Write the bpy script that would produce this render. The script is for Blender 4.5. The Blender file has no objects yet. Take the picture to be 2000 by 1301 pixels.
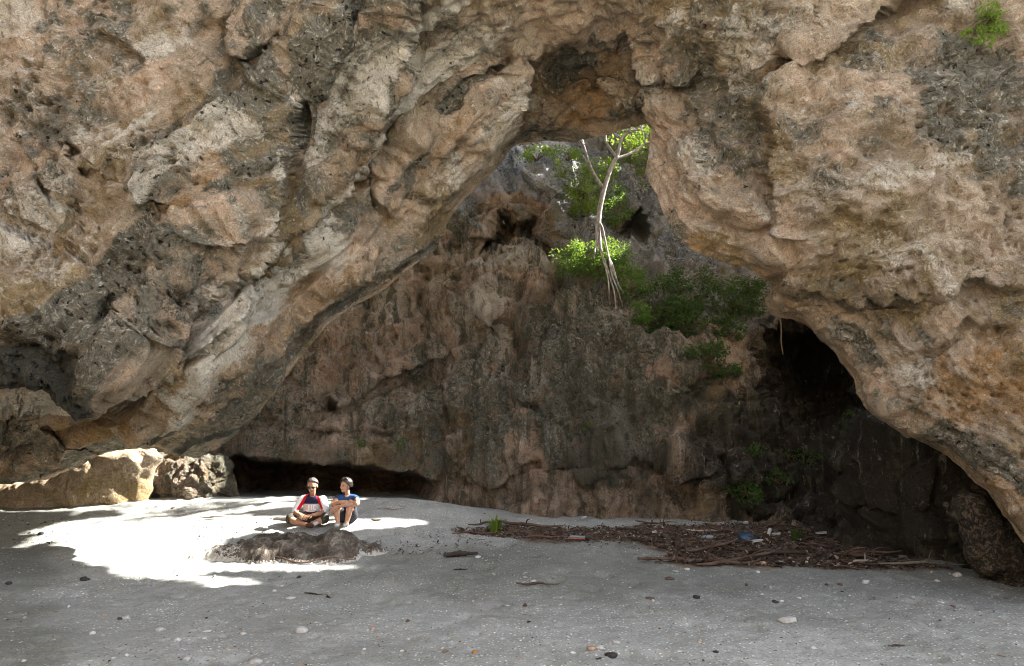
import bpy, bmesh, math, random
import numpy as np
from mathutils import Vector, Matrix, Quaternion

scene = bpy.context.scene
COL = scene.collection
# ------------------------------------------------------------------ camera
F = 1333.3
PITCH = math.radians(8.51)
CAM = np.array([0.0, 0.0, 1.9])
cam_data = bpy.data.cameras.new("camera")
cam_data.sensor_width = 36.0
cam_data.lens = 24.0
cam_data.clip_start = 0.1
cam_data.clip_end = 2000.0
cam = bpy.data.objects.new("camera", cam_data)
cam.location = CAM
cam.rotation_euler = (math.pi / 2 + PITCH, 0, 0)
COL.objects.link(cam)
scene.camera = cam
# ------------------------------------------------------------------ light
SUN = np.array([8.9, 2.7, 8.8]); SUN = SUN / np.linalg.norm(SUN)
SUN_EL = math.asin(SUN[2]); SUN_AZ = math.atan2(SUN[0], SUN[1])
world = bpy.data.worlds.new("World")
scene.world = world
world.use_nodes = True
wn = world.node_tree
wn.nodes.clear()
sky = wn.nodes.new("ShaderNodeTexSky")
sky.sky_type = 'NISHITA'
sky.sun_disc = False
sky.sun_elevation = SUN_EL
sky.sun_rotation = SUN_AZ
sky.altitude = 10
sky.dust_density = 2.0
sky.air_density = 1.0
bg = wn.nodes.new("ShaderNodeBackground")
bg.inputs[1].default_value = 0.09
wo = wn.nodes.new("ShaderNodeOutputWorld")
haze = wn.nodes.new("ShaderNodeHueSaturation")   # thin bright cloud whitens the blue
haze.inputs["Saturation"].default_value = 0.5
haze.inputs["Value"].default_value = 1.0
wn.links.new(sky.outputs[0], haze.inputs["Color"])
wn.links.new(haze.outputs[0], bg.inputs[0])
wn.links.new(bg.outputs[0], wo.inputs[0])
sun_data = bpy.data.lights.new("sun", 'SUN')
sun_data.energy = 4.5
sun_data.angle = math.radians(0.53)
sun_data.color = (1.0, 0.955, 0.89)
sun = bpy.data.objects.new("sun", sun_data)
sun.rotation_euler = Vector(SUN).to_track_quat('Z', 'Y').to_euler()
sun.location = Vector(SUN * 40)
COL.objects.link(sun)
scene.view_settings.view_transform = 'Standard'
scene.view_settings.look = 'None'
scene.view_settings.exposure = 3.2
scene.view_settings.gamma = 1.0
scene.render.engine = 'CYCLES'
scene.cycles.use_denoising = True
scene.cycles.filter_width = 1.0
scene.cycles.max_bounces = 8
scene.cycles.diffuse_bounces = 5
scene.cycles.glossy_bounces = 2
scene.cycles.transmission_bounces = 2
scene.cycles.sample_clamp_indirect = 8.0

# ------------------------------------------------------------------ numpy helpers
_rs = np.random.RandomState(7)
PERM = _rs.permutation(256).astype(np.int64)
PERM = np.concatenate([PERM, PERM])
GRAD = _rs.normal(size=(256, 3)); GRAD /= np.linalg.norm(GRAD, axis=1)[:, None]
JIT = _rs.rand(256, 3)


def _h(ix, iy, iz):
    return PERM[PERM[PERM[ix & 255] + (iy & 255)] + (iz & 255)]


def perlin(p):
    """gradient noise, p (...,3), about -0.7..0.7"""
    sh = p.shape[:-1]
    p = p.reshape(-1, 3)
    i = np.floor(p).astype(np.int64)
    f = p - i
    u = f * f * f * (f * (f * 6 - 15) + 10)
    out = np.zeros(len(p))
    for dx in (0, 1):
        wx = u[:, 0] if dx else 1 - u[:, 0]
        for dy in (0, 1):
            wy = u[:, 1] if dy else 1 - u[:, 1]
            for dz in (0, 1):
                wz = u[:, 2] if dz else 1 - u[:, 2]
                g = GRAD[_h(i[:, 0] + dx, i[:, 1] + dy, i[:, 2] + dz)]
                d = g[:, 0] * (f[:, 0] - dx) + g[:, 1] * (f[:, 1] - dy) + g[:, 2] * (f[:, 2] - dz)
                out += wx * wy * wz * d
    return out.reshape(sh)


def fbm(p, scale, octaves=4, seed=0, gain=0.5, lac=2.07):
    out = 0; a = 1.0; s = scale
    for o in range(octaves):
        out = out + a * perlin(p * s + (seed * 17.3 + o * 5.7, seed * 7.1 - o * 3.3, seed * 3.9 + o * 9.1))
        a *= gain; s *= lac
    return out


def ridged(p, scale, octaves=3, seed=0, gain=0.5):
    out = 0; a = 1.0; s = scale
    for o in range(octaves):
        n = perlin(p * s + (seed * 11.3 + o * 4.7, seed * 5.1 - o * 2.3, seed * 2.9 + o * 7.1))
        out = out + a * (1 - 2.4 * np.abs(n)); a *= gain; s *= 2.1
    return out


def worley(p, scale, seed=0):
    sh = p.shape[:-1]
    p = (p * scale + seed * 13.7).reshape(-1, 3)
    i = np.floor(p).astype(np.int64)
    f = p - i
    best = np.full(len(p), 9.0)
    for dx in (-1, 0, 1):
        for dy in (-1, 0, 1):
            for dz in (-1, 0, 1):
                j = JIT[_h(i[:, 0] + dx, i[:, 1] + dy, i[:, 2] + dz)]
                d = (j[:, 0] + dx - f[:, 0]) ** 2 + (j[:, 1] + dy - f[:, 1]) ** 2 + (j[:, 2] + dz - f[:, 2]) ** 2
                best = np.minimum(best, d)
    return np.sqrt(best).reshape(sh)


def sstep(a, b, x):
    t = np.clip((x - a) / (b - a), 0, 1)
    return t * t * (3 - 2 * t)


_cp, _sp = math.cos(PITCH), math.sin(PITCH)


def at(u, v, Y):
    """world point seen at photo pixel (u,v) of the 2000x1301 frame, at forward distance Y"""
    u = np.asarray(u, float); v = np.asarray(v, float); Y = np.asarray(Y, float)
    x = (u - 1000) / F; y = (650.5 - v) / F
    dx = x; dy = -y * _sp + _cp; dz = y * _cp + _sp
    k = Y / dy
    return np.stack(np.broadcast_arrays(CAM[0] + dx * k, CAM[1] + dy * k, CAM[2] + dz * k), -1)


def to_px(P):
    P = np.asarray(P, float) - CAM
    x = P[..., 0]; y = -P[..., 1] * _sp + P[..., 2] * _cp; z = P[..., 1] * _cp + P[..., 2] * _sp
    z = np.maximum(z, 0.05)
    return 1000 + F * x / z, 650.5 - F * y / z


def ground_base(y, x=0.0):
    y = np.asarray(y, float); x = np.asarray(x, float)
    left = sstep(0.8, -2.5, x)
    return 0.3 * sstep(7.5, 11.5, y) + 0.08 * sstep(11, 13.5, y) + left * 0.36 * sstep(10.6, 13.2, y) * (1 - 0.6 * sstep(13.2, 14.6, y))


def on_ground(u, v, lift=0.0):
    """world point of the sand at photo pixel (u,v)"""
    Y = 9.0
    for _ in range(60):
        p = at(u, v, Y)
        zt = float(ground_base(Y, p[0])) + lift
        slope = (p[2] - CAM[2]) / Y
        Yn = (zt - CAM[2]) / slope
        Y = 0.6 * Y + 0.4 * Yn
    return at(u, v, Y)


class TPS:
    def __init__(self, pts, reg=1e-3):
        pts = np.array(pts, float)
        self.c = pts[:, :2] / 1000.0
        n = len(pts)
        K = self._k(np.linalg.norm(self.c[:, None] - self.c[None], axis=-1)) + np.eye(n) * reg
        Pm = np.hstack([np.ones((n, 1)), self.c])
        A = np.zeros((n + 3, n + 3)); A[:n, :n] = K; A[:n, n:] = Pm; A[n:, :n] = Pm.T
        b = np.zeros(n + 3); b[:n] = pts[:, 2]
        self.w = np.linalg.solve(A, b)

    @staticmethod
    def _k(r):
        return np.where(r > 1e-9, r * r * np.log(np.maximum(r, 1e-9)), 0)

    def __call__(self, u, v):
        u = np.asarray(u) / 1000.0; v = np.asarray(v) / 1000.0
        out = self.w[-3] + self.w[-2] * u + self.w[-1] * v
        for i, (cu, cv) in enumerate(self.c):
            out = out + self.w[i] * self._k(np.hypot(u - cu, v - cv))
        return out


def polyline_sd(u, v, pts):
    """distance to a polyline in photo pixels, signed: + on its right hand (looking along it, v down), and 0..1 along it"""
    pts = np.array(pts, float)
    best = np.full(u.shape, 1e9); sgn = np.ones(u.shape); along = np.zeros(u.shape)
    seg = np.linalg.norm(np.diff(pts, axis=0), axis=1); cum = np.concatenate([[0], np.cumsum(seg)])
    for k in range(len(pts) - 1):
        a = pts[k]; b = pts[k + 1]; d = b - a; L2 = d @ d
        t = np.clip(((u - a[0]) * d[0] + (v - a[1]) * d[1]) / L2, 0, 1)
        ex = u - a[0] - t * d[0]; ey = v - a[1] - t * d[1]
        dist = np.hypot(ex, ey)
        m = dist < best
        best = np.where(m, dist, best)
        sgn = np.where(m, np.sign(d[0] * ey - d[1] * ex + 1e-9), sgn)
        along = np.where(m, (cum[k] + t * seg[k]) / cum[-1], along)
    return best * sgn, along


def in_poly(u, v, poly):
    poly = np.array(poly, float)
    inside = np.zeros(u.shape, bool)
    n = len(poly)
    j = n - 1
    for i in range(n):
        xi, yi = poly[i]; xj, yj = poly[j]
        c = ((yi > v) != (yj > v)) & (u < (xj - xi) * (v - yi) / (yj - yi + 1e-12) + xi)
        inside ^= c
        j = i
    return inside


def poly_sd(u, v, poly):
    d, _ = polyline_sd(u, v, list(poly) + [poly[0]])
    d = np.abs(d)
    return np.where(in_poly(u, v, poly), d, -d)


# ------------------------------------------------------------------ mesh helpers
def tag(o, label=None, cat=None, group=None, kind=None):
    if label: o["label"] = label
    if cat: o["category"] = cat
    if group: o["group"] = group
    if kind: o["kind"] = kind
    return o


def empty(name, loc=(0, 0, 0), rz=0.0):
    o = bpy.data.objects.new(name, None)
    o.location = loc; o.rotation_euler = (0, 0, rz)
    o.empty_display_size = 0.1
    COL.objects.link(o)
    return o


def mesh_np(name, verts, quads=None, tris=None, smooth=True):
    me = bpy.data.meshes.new(name)
    verts = np.ascontiguousarray(verts, dtype=np.float32).reshape(-1, 3)
    me.vertices.add(len(verts)); me.vertices.foreach_set("co", verts.ravel())
    nq = 0 if quads is None else len(quads); nt = 0 if tris is None else len(tris)
    loops = []
    if nq: loops.append(np.asarray(quads, np.int32).ravel())
    if nt: loops.append(np.asarray(tris, np.int32).ravel())
    loops = np.concatenate(loops)
    me.loops.add(len(loops)); me.loops.foreach_set("vertex_index", loops)
    me.polygons.add(nq + nt)
    starts = np.concatenate([np.arange(nq) * 4, nq * 4 + np.arange(nt) * 3]).astype(np.int32)
    me.polygons.foreach_set("loop_start", starts)
    me.polygons.foreach_set("use_smooth", np.full(nq + nt, smooth))
    me.update(calc_edges=True)
    me.validate()
    return me


def link_mesh(name, me, mat, parent=None, loc=None):
    o = bpy.data.objects.new(name, me)
    if mat is not None:
        me.materials.append(mat)
    if parent is not None:
        o.parent = parent
    if loc is not None:
        o.location = loc
    COL.objects.link(o)
    return o


def grid_faces(n, m, mask=None, flip=False):
    idx = np.arange(n * m).reshape(n, m)
    q = np.stack([idx[:-1, :-1], idx[:-1, 1:], idx[1:, 1:], idx[1:, :-1]], -1)
    if flip: q = q[..., ::-1]
    if mask is not None: q = q[mask]
    return q.reshape(-1, 4)


def grid_normals(P):
    a = np.gradient(P, axis=0); b = np.gradient(P, axis=1)
    n = np.cross(a, b)
    n /= np.linalg.norm(n, axis=-1, keepdims=True) + 1e-12
    return n


def blur(P, k):
    """box blur of a lattice of points along both directions"""
    for ax in (0, 1):
        pad = [(0, 0)] * 3; pad[ax] = (k + 1, k)
        c = np.cumsum(np.pad(P, pad, mode='edge'), axis=ax)
        n = P.shape[ax]
        P = (np.take(c, np.arange(2 * k + 1, 2 * k + 1 + n), ax) - np.take(c, np.arange(0, n), ax)) / (2 * k + 1)
    return P


def set_attr(me, name, arr):
    a = me.attributes.new(name, 'FLOAT_COLOR', 'POINT')
    arr = np.asarray(arr, np.float32).reshape(-1, arr.shape[-1])
    if arr.shape[1] == 3:
        arr = np.hstack([arr, np.ones((len(arr), 1), np.float32)])
    a.data.foreach_set("color", np.ascontiguousarray(arr).ravel())


def set_float(me, name, arr):
    a = me.attributes.new(name, 'FLOAT', 'POINT')
    a.data.foreach_set("value", np.ascontiguousarray(arr, dtype=np.float32).ravel())


# ------------------------------------------------------------------ shader helpers
class NT:
    def __init__(self, name):
        self.m = bpy.data.materials.new(name); self.m.use_nodes = True
        self.t = self.m.node_tree; self.t.nodes.clear()
        self.out = self.t.nodes.new("ShaderNodeOutputMaterial")
        self.b = self.t.nodes.new("ShaderNodeBsdfPrincipled")
        self.t.links.new(self.b.outputs[0], self.out.inputs[0])

    def n(self, kind, **kw):
        nd = self.t.nodes.new(kind)
        for k, v in kw.items():
            setattr(nd, k, v)
        return nd

    def put(self, sock, val):
        if hasattr(val, "is_output") or isinstance(val, bpy.types.NodeSocket):
            self.t.links.new(val, sock)
        else:
            sock.default_value = val

    def coords(self, scale=(1, 1, 1), kind="Object"):
        tc = self.n("ShaderNodeTexCoord")
        mp = self.n("ShaderNodeMapping")
        mp.inputs["Scale"].default_value = scale
        self.t.links.new(tc.outputs[kind], mp.inputs[0])
        return mp.outputs[0]

    def noise(self, vec, scale, detail=6, rough=0.55, dist=0.0, col=False):
        nd = self.n("ShaderNodeTexNoise")
        self.put(nd.inputs["Vector"], vec)
        nd.inputs["Scale"].default_value = scale; nd.inputs["Detail"].default_value = detail
        nd.inputs["Roughness"].default_value = rough; nd.inputs["Distortion"].default_value = dist
        return nd.outputs["Color" if col else "Fac"]

    def voro(self, vec, scale, feature='F1', out="Distance", rnd=1.0):
        nd = self.n("ShaderNodeTexVoronoi", feature=feature)
        self.put(nd.inputs["Vector"], vec); nd.inputs["Scale"].default_value = scale
        nd.inputs["Randomness"].default_value = rnd
        return nd.outputs[out]

    def math(self, op, a, b=0.0, c=0.0, clamp=False):
        nd = self.n("ShaderNodeMath", operation=op, use_clamp=clamp)
        self.put(nd.inputs[0], a); self.put(nd.inputs[1], b); self.put(nd.inputs[2], c)
        return nd.outputs[0]

    def rng(self, x, a, b, c=0.0, d=1.0, smooth=True):
        nd = self.n("ShaderNodeMapRange", interpolation_type='SMOOTHSTEP' if smooth else 'LINEAR')
        self.put(nd.inputs[0], x)
        for i, vv in enumerate((a, b, c, d)): nd.inputs[i + 1].default_value = vv
        return nd.outputs[0]

    def ramp(self, fac, stops):
        nd = self.n("ShaderNodeValToRGB")
        self.put(nd.inputs[0], fac)
        e = nd.color_ramp.elements
        while len(e) < len(stops): e.new(0.5)
        for el, (p, c) in zip(e, stops):
            el.position = p; el.color = (*c, 1)
        return nd.outputs[0]

    def mix(self, fac, a, b, blend='MIX'):
        nd = self.n("ShaderNodeMix", data_type='RGBA', blend_type=blend)
        self.put(nd.inputs[0], fac)
        for s, vv in ((nd.inputs[6], a), (nd.inputs[7], b)):
            if isinstance(vv, tuple): s.default_value = (*vv, 1) if len(vv) == 3 else vv
            else: self.put(s, vv)
        return nd.outputs[2]

    def attr(self, name):
        nd = self.n("ShaderNodeAttribute"); nd.attribute_name = name
        return nd

    def bump(self, h, strength, dist, prev=None):
        nd = self.n("ShaderNodeBump")
        nd.inputs["Strength"].default_value = strength; nd.inputs["Distance"].default_value = dist
        self.put(nd.inputs["Height"], h)
        if prev is not None: self.t.links.new(prev, nd.inputs["Normal"])
        return nd.outputs[0]

    def finish(self, color, rough=0.9, normal=None, spec=0.25):
        if isinstance(color, tuple): self.b.inputs["Base Color"].default_value = (*color, 1)
        else: self.put(self.b.inputs["Base Color"], color)
        self.put(self.b.inputs["Roughness"], rough)
        self.b.inputs["Specular IOR Level"].default_value = spec
        if normal is not None: self.t.links.new(normal, self.b.inputs["Normal"])
        return self.m


def rock_material(name, tones, grey, pale, rust, dark, bump=1.0, streak=0.0):
    """layered limestone; point attribute zone = (grey lichen, pale crust and painted lift, rust, black algae and painted shade)"""
    k = NT(name)
    v = k.coords()
    wv = k.n("ShaderNodeVectorMath", operation='MULTIPLY_ADD')
    k.put(wv.inputs[0], k.noise(v, 2.3, 4, 0.6, col=True)); wv.inputs[1].default_value = (0.5, 0.5, 0.5); k.put(wv.inputs[2], v)
    w = wv.outputs[0]
    big = k.noise(w, 0.9, 8, 0.62)
    mid = k.noise(w, 3.7, 9, 0.66)
    fine = k.noise(w, 17.0, 6, 0.7)
    grit = k.noise(v, 70.0, 3, 0.6)
    z = k.attr("zone")
    sep = k.n("ShaderNodeSeparateColor"); k.t.links.new(z.outputs["Color"], sep.inputs[0])
    zg, zp, zr, zd = sep.outputs[0], sep.outputs[1], sep.outputs[2], z.outputs["Alpha"]
    base = k.ramp(k.math('ADD', k.math('MULTIPLY', big, 0.55), k.math('MULTIPLY', mid, 0.45)),
                  [(0.30, tones[0]), (0.44, tones[1]), (0.54, tones[2]), (0.66, tones[3])])

    def blend(col, za, other, wgt, src, lo, hi):
        f = k.rng(k.math('ADD', k.math('MULTIPLY', k.math('SUBTRACT', src, 0.5), wgt), za), lo, hi)
        return k.mix(f, col, other)
    hue = k.noise(w, 0.9, 6, 0.65)
    base = k.mix(k.math('MULTIPLY', k.rng(hue, 0.50, 0.62), 0.5), base, k.mix(1.0, base, (1.16, 0.96, 0.88), 'MULTIPLY'))
    base = k.mix(k.math('MULTIPLY', k.rng(hue, 0.48, 0.38), 0.85), base, k.mix(1.0, base, (0.98, 0.95, 0.70), 'MULTIPLY'))
    grey_c = k.mix(k.rng(fine, 0.35, 0.65), grey[0], grey[1])
    col = blend(base, zr, rust, 1.9, mid, 0.45, 0.95)
    col = blend(col, zg, grey_c, 2.1, mid, 0.32, 0.82)
    col = blend(col, zp, pale, 1.8, fine, 0.30, 1.05)
    col = blend(col, zd, dark, 2.0, fine, 0.40, 0.80)
    if streak:
        sv = k.coords((3.2, 3.2, 0.35))
        s1 = k.noise(sv, 1.0, 7, 0.7, 0.6)
        col = k.mix(k.math('MULTIPLY', k.rng(s1, 0.50, 0.62), streak), col, grey[0])
        s2 = k.noise(k.coords((5.5, 5.5, 0.5)), 1.3, 6, 0.7, 0.5)
        col = k.mix(k.math('MULTIPLY', k.rng(s2, 0.58, 0.70), streak * 0.75), col, pale)
        col = k.mix(k.math('MULTIPLY', k.rng(s2, 0.46, 0.34), streak * 0.6), col, dark)
    # crust and grime of every size
    col = k.mix(k.math('MULTIPLY', k.rng(fine, 0.56, 0.66), k.math('MULTIPLY_ADD', zd, -0.62, 0.6, clamp=True)), col, pale)
    col = k.mix(k.math('MULTIPLY', k.rng(fine, 0.45, 0.34), 0.5), col, dark)
    speck = k.noise(w, 42.0, 4, 0.75)
    col = k.mix(0.85, col, k.ramp(speck, [(0.30, (0.42, 0.41, 0.39)), (0.46, (0.92, 0.92, 0.92)), (0.56, (1.08, 1.07, 1.05)), (0.70, (1.55, 1.52, 1.46))]), 'MULTIPLY')
    col = k.mix(0.7, col, k.ramp(grit, [(0.28, (0.62, 0.60, 0.58)), (0.5, (1, 1, 1)), (0.72, (1.35, 1.33, 1.3))]), 'MULTIPLY')
    # open pores in the algae covered zones
    pr = k.noise(w, 11.0, 3, 0.6)
    pore = k.math('MULTIPLY', k.rng(k.voro(w, 9.0), 0.26, 0.14), k.rng(k.math('ADD', zg, k.math('MULTIPLY', k.math('SUBTRACT', pr, 0.5), 2.4)), 0.72, 1.0))
    col = k.mix(k.math('MULTIPLY', pore, 0.9), col, (0.012, 0.012, 0.010))
    # small solution pits
    vd = k.voro(w, 7.0)
    pit = k.rng(k.math('ADD', vd, k.math('MULTIPLY', k.rng(mid, 0.40, 0.60), 0.30)), 0.10, 0.26)
    vd2 = k.voro(w, 21.0)
    pit2 = k.rng(k.math('ADD', vd2, k.math('MULTIPLY', k.rng(mid, 0.62, 0.45), 0.35)), 0.12, 0.36)
    h = k.math('ADD', k.math('MULTIPLY', fine, 0.55), k.math('MULTIPLY', grit, 0.12))
    h = k.math('ADD', h, k.math('MULTIPLY', mid, 0.9))
    h = k.math('ADD', h, k.math('MULTIPLY', pit, 0.45))
    h = k.math('ADD', h, k.math('MULTIPLY', pit2, 0.22))
    h = k.math('ADD', h, k.math('MULTIPLY', speck, 0.35))
    h = k.math('SUBTRACT', h, k.math('MULTIPLY', pore, 0.7))
    nrm = k.bump(h, 1.0, 0.12 * bump)
    return k.finish(col, 0.92, nrm, 0.2)

# ================================================================== MATERIALS OF THE SETTING
MAT_ARCH = rock_material("arch_limestone",
    [(0.15, 0.112, 0.075), (0.33, 0.25, 0.17), (0.50, 0.395, 0.28), (0.68, 0.59, 0.46)],
    [(0.12, 0.108, 0.076), (0.235, 0.214, 0.163)], (0.66, 0.60, 0.49), (0.38, 0.225, 0.095), (0.05, 0.048, 0.036), 1.0)
MAT_WALL = rock_material("cave_wall_limestone",
    [(0.10, 0.072, 0.05), (0.22, 0.165, 0.118), (0.37, 0.295, 0.225), (0.56, 0.475, 0.385)],
    [(0.085, 0.085, 0.06), (0.20, 0.20, 0.165)], (0.46, 0.42, 0.35), (0.28, 0.15, 0.08), (0.034, 0.029, 0.022), 1.15, 0.85)
MAT_CLIFF = rock_material("grey_cliff_limestone",
    [(0.12, 0.12, 0.115), (0.21, 0.21, 0.205), (0.30, 0.30, 0.295), (0.42, 0.42, 0.41)],
    [(0.11, 0.115, 0.11), (0.27, 0.28, 0.275)], (0.56, 0.55, 0.52), (0.24, 0.16, 0.10), (0.04, 0.04, 0.036), 1.2)


def sand_material():
    k = NT("pale_coral_sand")
    v = k.coords()
    big = k.noise(v, 0.55, 6, 0.6, 0.4)
    mid = k.noise(v, 4.0, 6, 0.65)
    fine = k.noise(v, 34.0, 5, 0.7)
    grain = k.noise(v, 140.0, 3, 0.7)
    col = k.ramp(k.math('ADD', k.math('MULTIPLY', big, 0.6), k.math('MULTIPLY', mid, 0.4)),
                 [(0.32, (0.196, 0.199, 0.177)), (0.48, (0.262, 0.268, 0.246)), (0.62, (0.33, 0.337, 0.315))])
    sh = k.coords((1.0, 1.6, 1.0))
    stain = k.noise(sh, 1.7, 5, 0.7, 0.6)
    col = k.mix(k.math('MULTIPLY', k.rng(stain, 0.58, 0.72), 0.4), col, (0.30, 0.265, 0.17))
    # coral and shell bits, darker crumbs
    z = k.attr("zone")
    gate = k.rng(k.math('ADD', k.noise(v, 1.1, 4, 0.6), k.math('MULTIPLY', z.outputs["Alpha"], 0.22)), 0.40, 0.62)
    col = k.mix(k.math('MULTIPLY', z.outputs["Alpha"], 0.6), col, k.mix(1.0, col, (1.38, 1.40, 1.40), 'MULTIPLY'))   # shell rich sand
    vb = k.voro(v, 24.0)
    ch = k.n("ShaderNodeTexVoronoi"); k.put(ch.inputs["Vector"], v); ch.inputs["Scale"].default_value = 24.0
    sepc = k.n("ShaderNodeSeparateColor"); k.t.links.new(ch.outputs["Color"], sepc.inputs[0])
    bit = k.math('MULTIPLY', k.math('MULTIPLY', k.rng(vb, 0.34, 0.18), k.rng(sepc.outputs[0], 0.40, 0.46)), gate)
    col = k.mix(k.math('MULTIPLY', bit, 0.9), col, (0.70, 0.69, 0.67))
    vb2 = k.voro(v, 31.0)
    ch2 = k.n("ShaderNodeTexVoronoi"); k.put(ch2.inputs["Vector"], v); ch2.inputs["Scale"].default_value = 31.0
    sep2 = k.n("ShaderNodeSeparateColor"); k.t.links.new(ch2.outputs["Color"], sep2.inputs[0])
    crumb = k.math('MULTIPLY', k.rng(vb2, 0.30, 0.16), k.rng(sep2.outputs[1], 0.80, 0.84))
    col = k.mix(k.math('MULTIPLY', crumb, 0.85), col, (0.10, 0.075, 0.05))
    col = k.mix(0.9, col, k.ramp(fine, [(0.30, (0.72, 0.72, 0.71)), (0.5, (1, 1, 1)), (0.70, (1.22, 1.22, 1.22))]), 'MULTIPLY')
    col = k.mix(0.8, col, k.ramp(grain, [(0.30, (0.74, 0.73, 0.72)), (0.5, (1, 1, 1)), (0.70, (1.2, 1.2, 1.2))]), 'MULTIPLY')
    z = k.attr("zone")
    sp = k.n("ShaderNodeSeparateColor"); k.t.links.new(z.outputs["Color"], sp.inputs[0])
    col = k.mix(sp.outputs[1], col, k.mix(1.0, col, (1.75, 1.72, 1.68), 'MULTIPLY'))   # unseen dry beach outside, bleached to bounce more sun onto the rock
    shade_mask = k.rng(k.math('ADD', sp.outputs[2], k.math('MULTIPLY', k.math('SUBTRACT', mid, 0.5), 1.3)), 0.25, 0.8)
    col = k.mix(shade_mask, col, k.mix(1.0, col, (0.66, 0.66, 0.63), 'MULTIPLY'))   # shade under the arch painted into the sand
    soil = k.rng(k.math('ADD', sp.outputs[0], k.math('MULTIPLY', k.math('SUBTRACT', fine, 0.5), 1.6)), 0.35, 0.7)
    col = k.mix(soil, col, k.mix(k.rng(mid, 0.4, 0.6), (0.075, 0.052, 0.036), (0.15, 0.105, 0.07)))
    h = k.math('ADD', k.math('MULTIPLY', fine, 0.5), k.math('MULTIPLY', grain, 0.15))
    h = k.math('ADD', h, k.math('MULTIPLY', mid, 1.2))
    h = k.math('ADD', h, k.math('MULTIPLY', bit, 0.35))
    h = k.math('ADD', h, k.math('MULTIPLY', crumb, 0.5))
    return k.finish(col, 0.95, k.bump(h, 0.8, 0.03), 0.2)


MAT_SAND = sand_material()


def blobs(u, v, spec, warp):
    """zone attribute from stains given as (u, v, ru, rv, angle in degrees, strength) in the photo, fixed to the rock"""
    out = np.zeros(u.shape)
    for (cu, cv, ru, rv, ang, s) in spec:
        c, sn = math.cos(math.radians(ang)), math.sin(math.radians(ang))
        du, dv = u - cu, v - cv
        a = (du * c - dv * sn) / ru; b = (du * sn + dv * c) / rv
        r = np.sqrt(a * a + b * b) + warp
        out = np.maximum(out, s * sstep(1.25, 0.55, r))
    return out


# ================================================================== ROCK ARCH (mouth of the cave)
KEYS = [  # edge of the opening (u, v, Y), where its loft line meets the outer border (u, v), back of the rock: Y, pixel shift, rise
    (-500, 985, 10.3, -560, 940, 12.3, 25, 150), (-150, 950, 10.3, -560, 700, 12.3, 25, 150),
    (0, 937, 10.2, -560, 560, 10.95, 26, 300), (60, 934, 10.2, -560, 520, 10.95, 26, 300), (110, 925, 10.2, -560, 480, 10.95, 26, 300),
    (160, 898, 10.3, -560, 450, 11.05, 26, 300), (205, 882, 10.2, -560, 420, 10.95, 26, 300), (250, 874, 10.2, -560, 370, 10.95, 26, 300),
    (310, 872, 10.2, -560, 310, 10.95, 26, 300), (350, 882, 10.2, -560, 270, 10.95, 26, 300), (390, 889, 10.2, -560, 240, 10.95, 26, 300),
    (430, 868, 10.1, -560, 180, 10.85, 26, 300), (470, 832, 10.15, -560, 120, 10.9, 26, 300), (505, 800, 9.95, -560, 50, 10.7, 26, 300),
    (530, 768, 9.75, -560, -20, 10.5, 26, 300), (560, 732, 9.65, -560, -100, 10.4, 26, 300), (600, 685, 9.7, -560, -220, 10.45, 26, 300),
    (640, 640, 9.5, -540, -300, 10.25, 26, 300), (690, 600, 10.05, -420, -300, 10.8, 26, 300), (760, 562, 10.1, -250, -300, 10.85, 26, 300),
    (815, 520, 9.9, -60, -300, 10.65, 26, 300), (842, 490, 10.7, 80, -300, 11.45, 26, 300), (860, 455, 10.6, 200, -300, 11.35, 26, 300),
    (880, 415, 10.45, 330, -300, 11.2, 26, 300), (905, 385, 10.4, 440, -300, 11.15, 26, 300), (960, 335, 10.4, 620, -300, 11.15, 25, 300),
    (1003, 284, 10.5, 820, -300, 11.65, 22, 260), (1060, 282, 10.9, 950, -300, 12.05, 20, 260), (1120, 282, 11, 1050, -300, 12.15, 20, 260),
    (1172, 268, 11, 1130, -300, 12.15, 20, 260), (1230, 246, 10.8, 1210, -300, 11.95, 20, 260), (1283, 236, 10.15, 1285, -300, 11.3, 18, 260),
    (1289, 262, 9.75, 1340, -300, 10.55, 15, 300), (1273, 298, 9.8, 1400, -300, 10.6, 15, 300), (1272, 345, 9.6, 1490, -300, 10.4, 18, 300),
    (1290, 402, 9.1, 1640, -300, 9.9, 20, 300), (1312, 455, 9.05, 1820, -300, 9.85, 22, 300), (1345, 485, 9, 1960, -300, 9.8, 24, 300),
    (1390, 500, 9, 2100, -300, 9.8, 26, 300), (1450, 516, 9, 2300, -300, 9.8, 26, 50), (1500, 540, 9.05, 2480, -300, 10.2, 26, 50),
    (1512, 562, 9.45, 2560, -250, 10.6, 26, 50), (1496, 600, 9.85, 2560, -190, 11, 26, 50), (1520, 616, 9.75, 2560, -130, 10.9, 26, 50),
    (1566, 622, 9.35, 2560, -30, 10.5, 26, 50), (1600, 648, 9.5, 2560, 70, 10.55, 26, 50), (1640, 692, 9.3, 2560, 180, 10.35, 26, 50),
    (1668, 740, 9.15, 2560, 290, 10.2, 26, 300), (1692, 800, 9, 2560, 430, 10.05, 26, 300), (1742, 832, 8.85, 2560, 540, 9.9, 24, 220),
    (1850, 890, 8.65, 2560, 690, 9.7, 22, 220), (1930, 952, 8.45, 2560, 830, 9.5, 20, 60), (1990, 1040, 8.25, 2560, 960, 9.3, 18, 60),
    (2040, 1110, 8.1, 2560, 1060, 9.15, 15, 60), (2110, 1185, 7.9, 2560, 1180, 8.95, 12, 60), (2400, 1290, 7.4, 2600, 1240, 8.45, 8, 60)]

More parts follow.
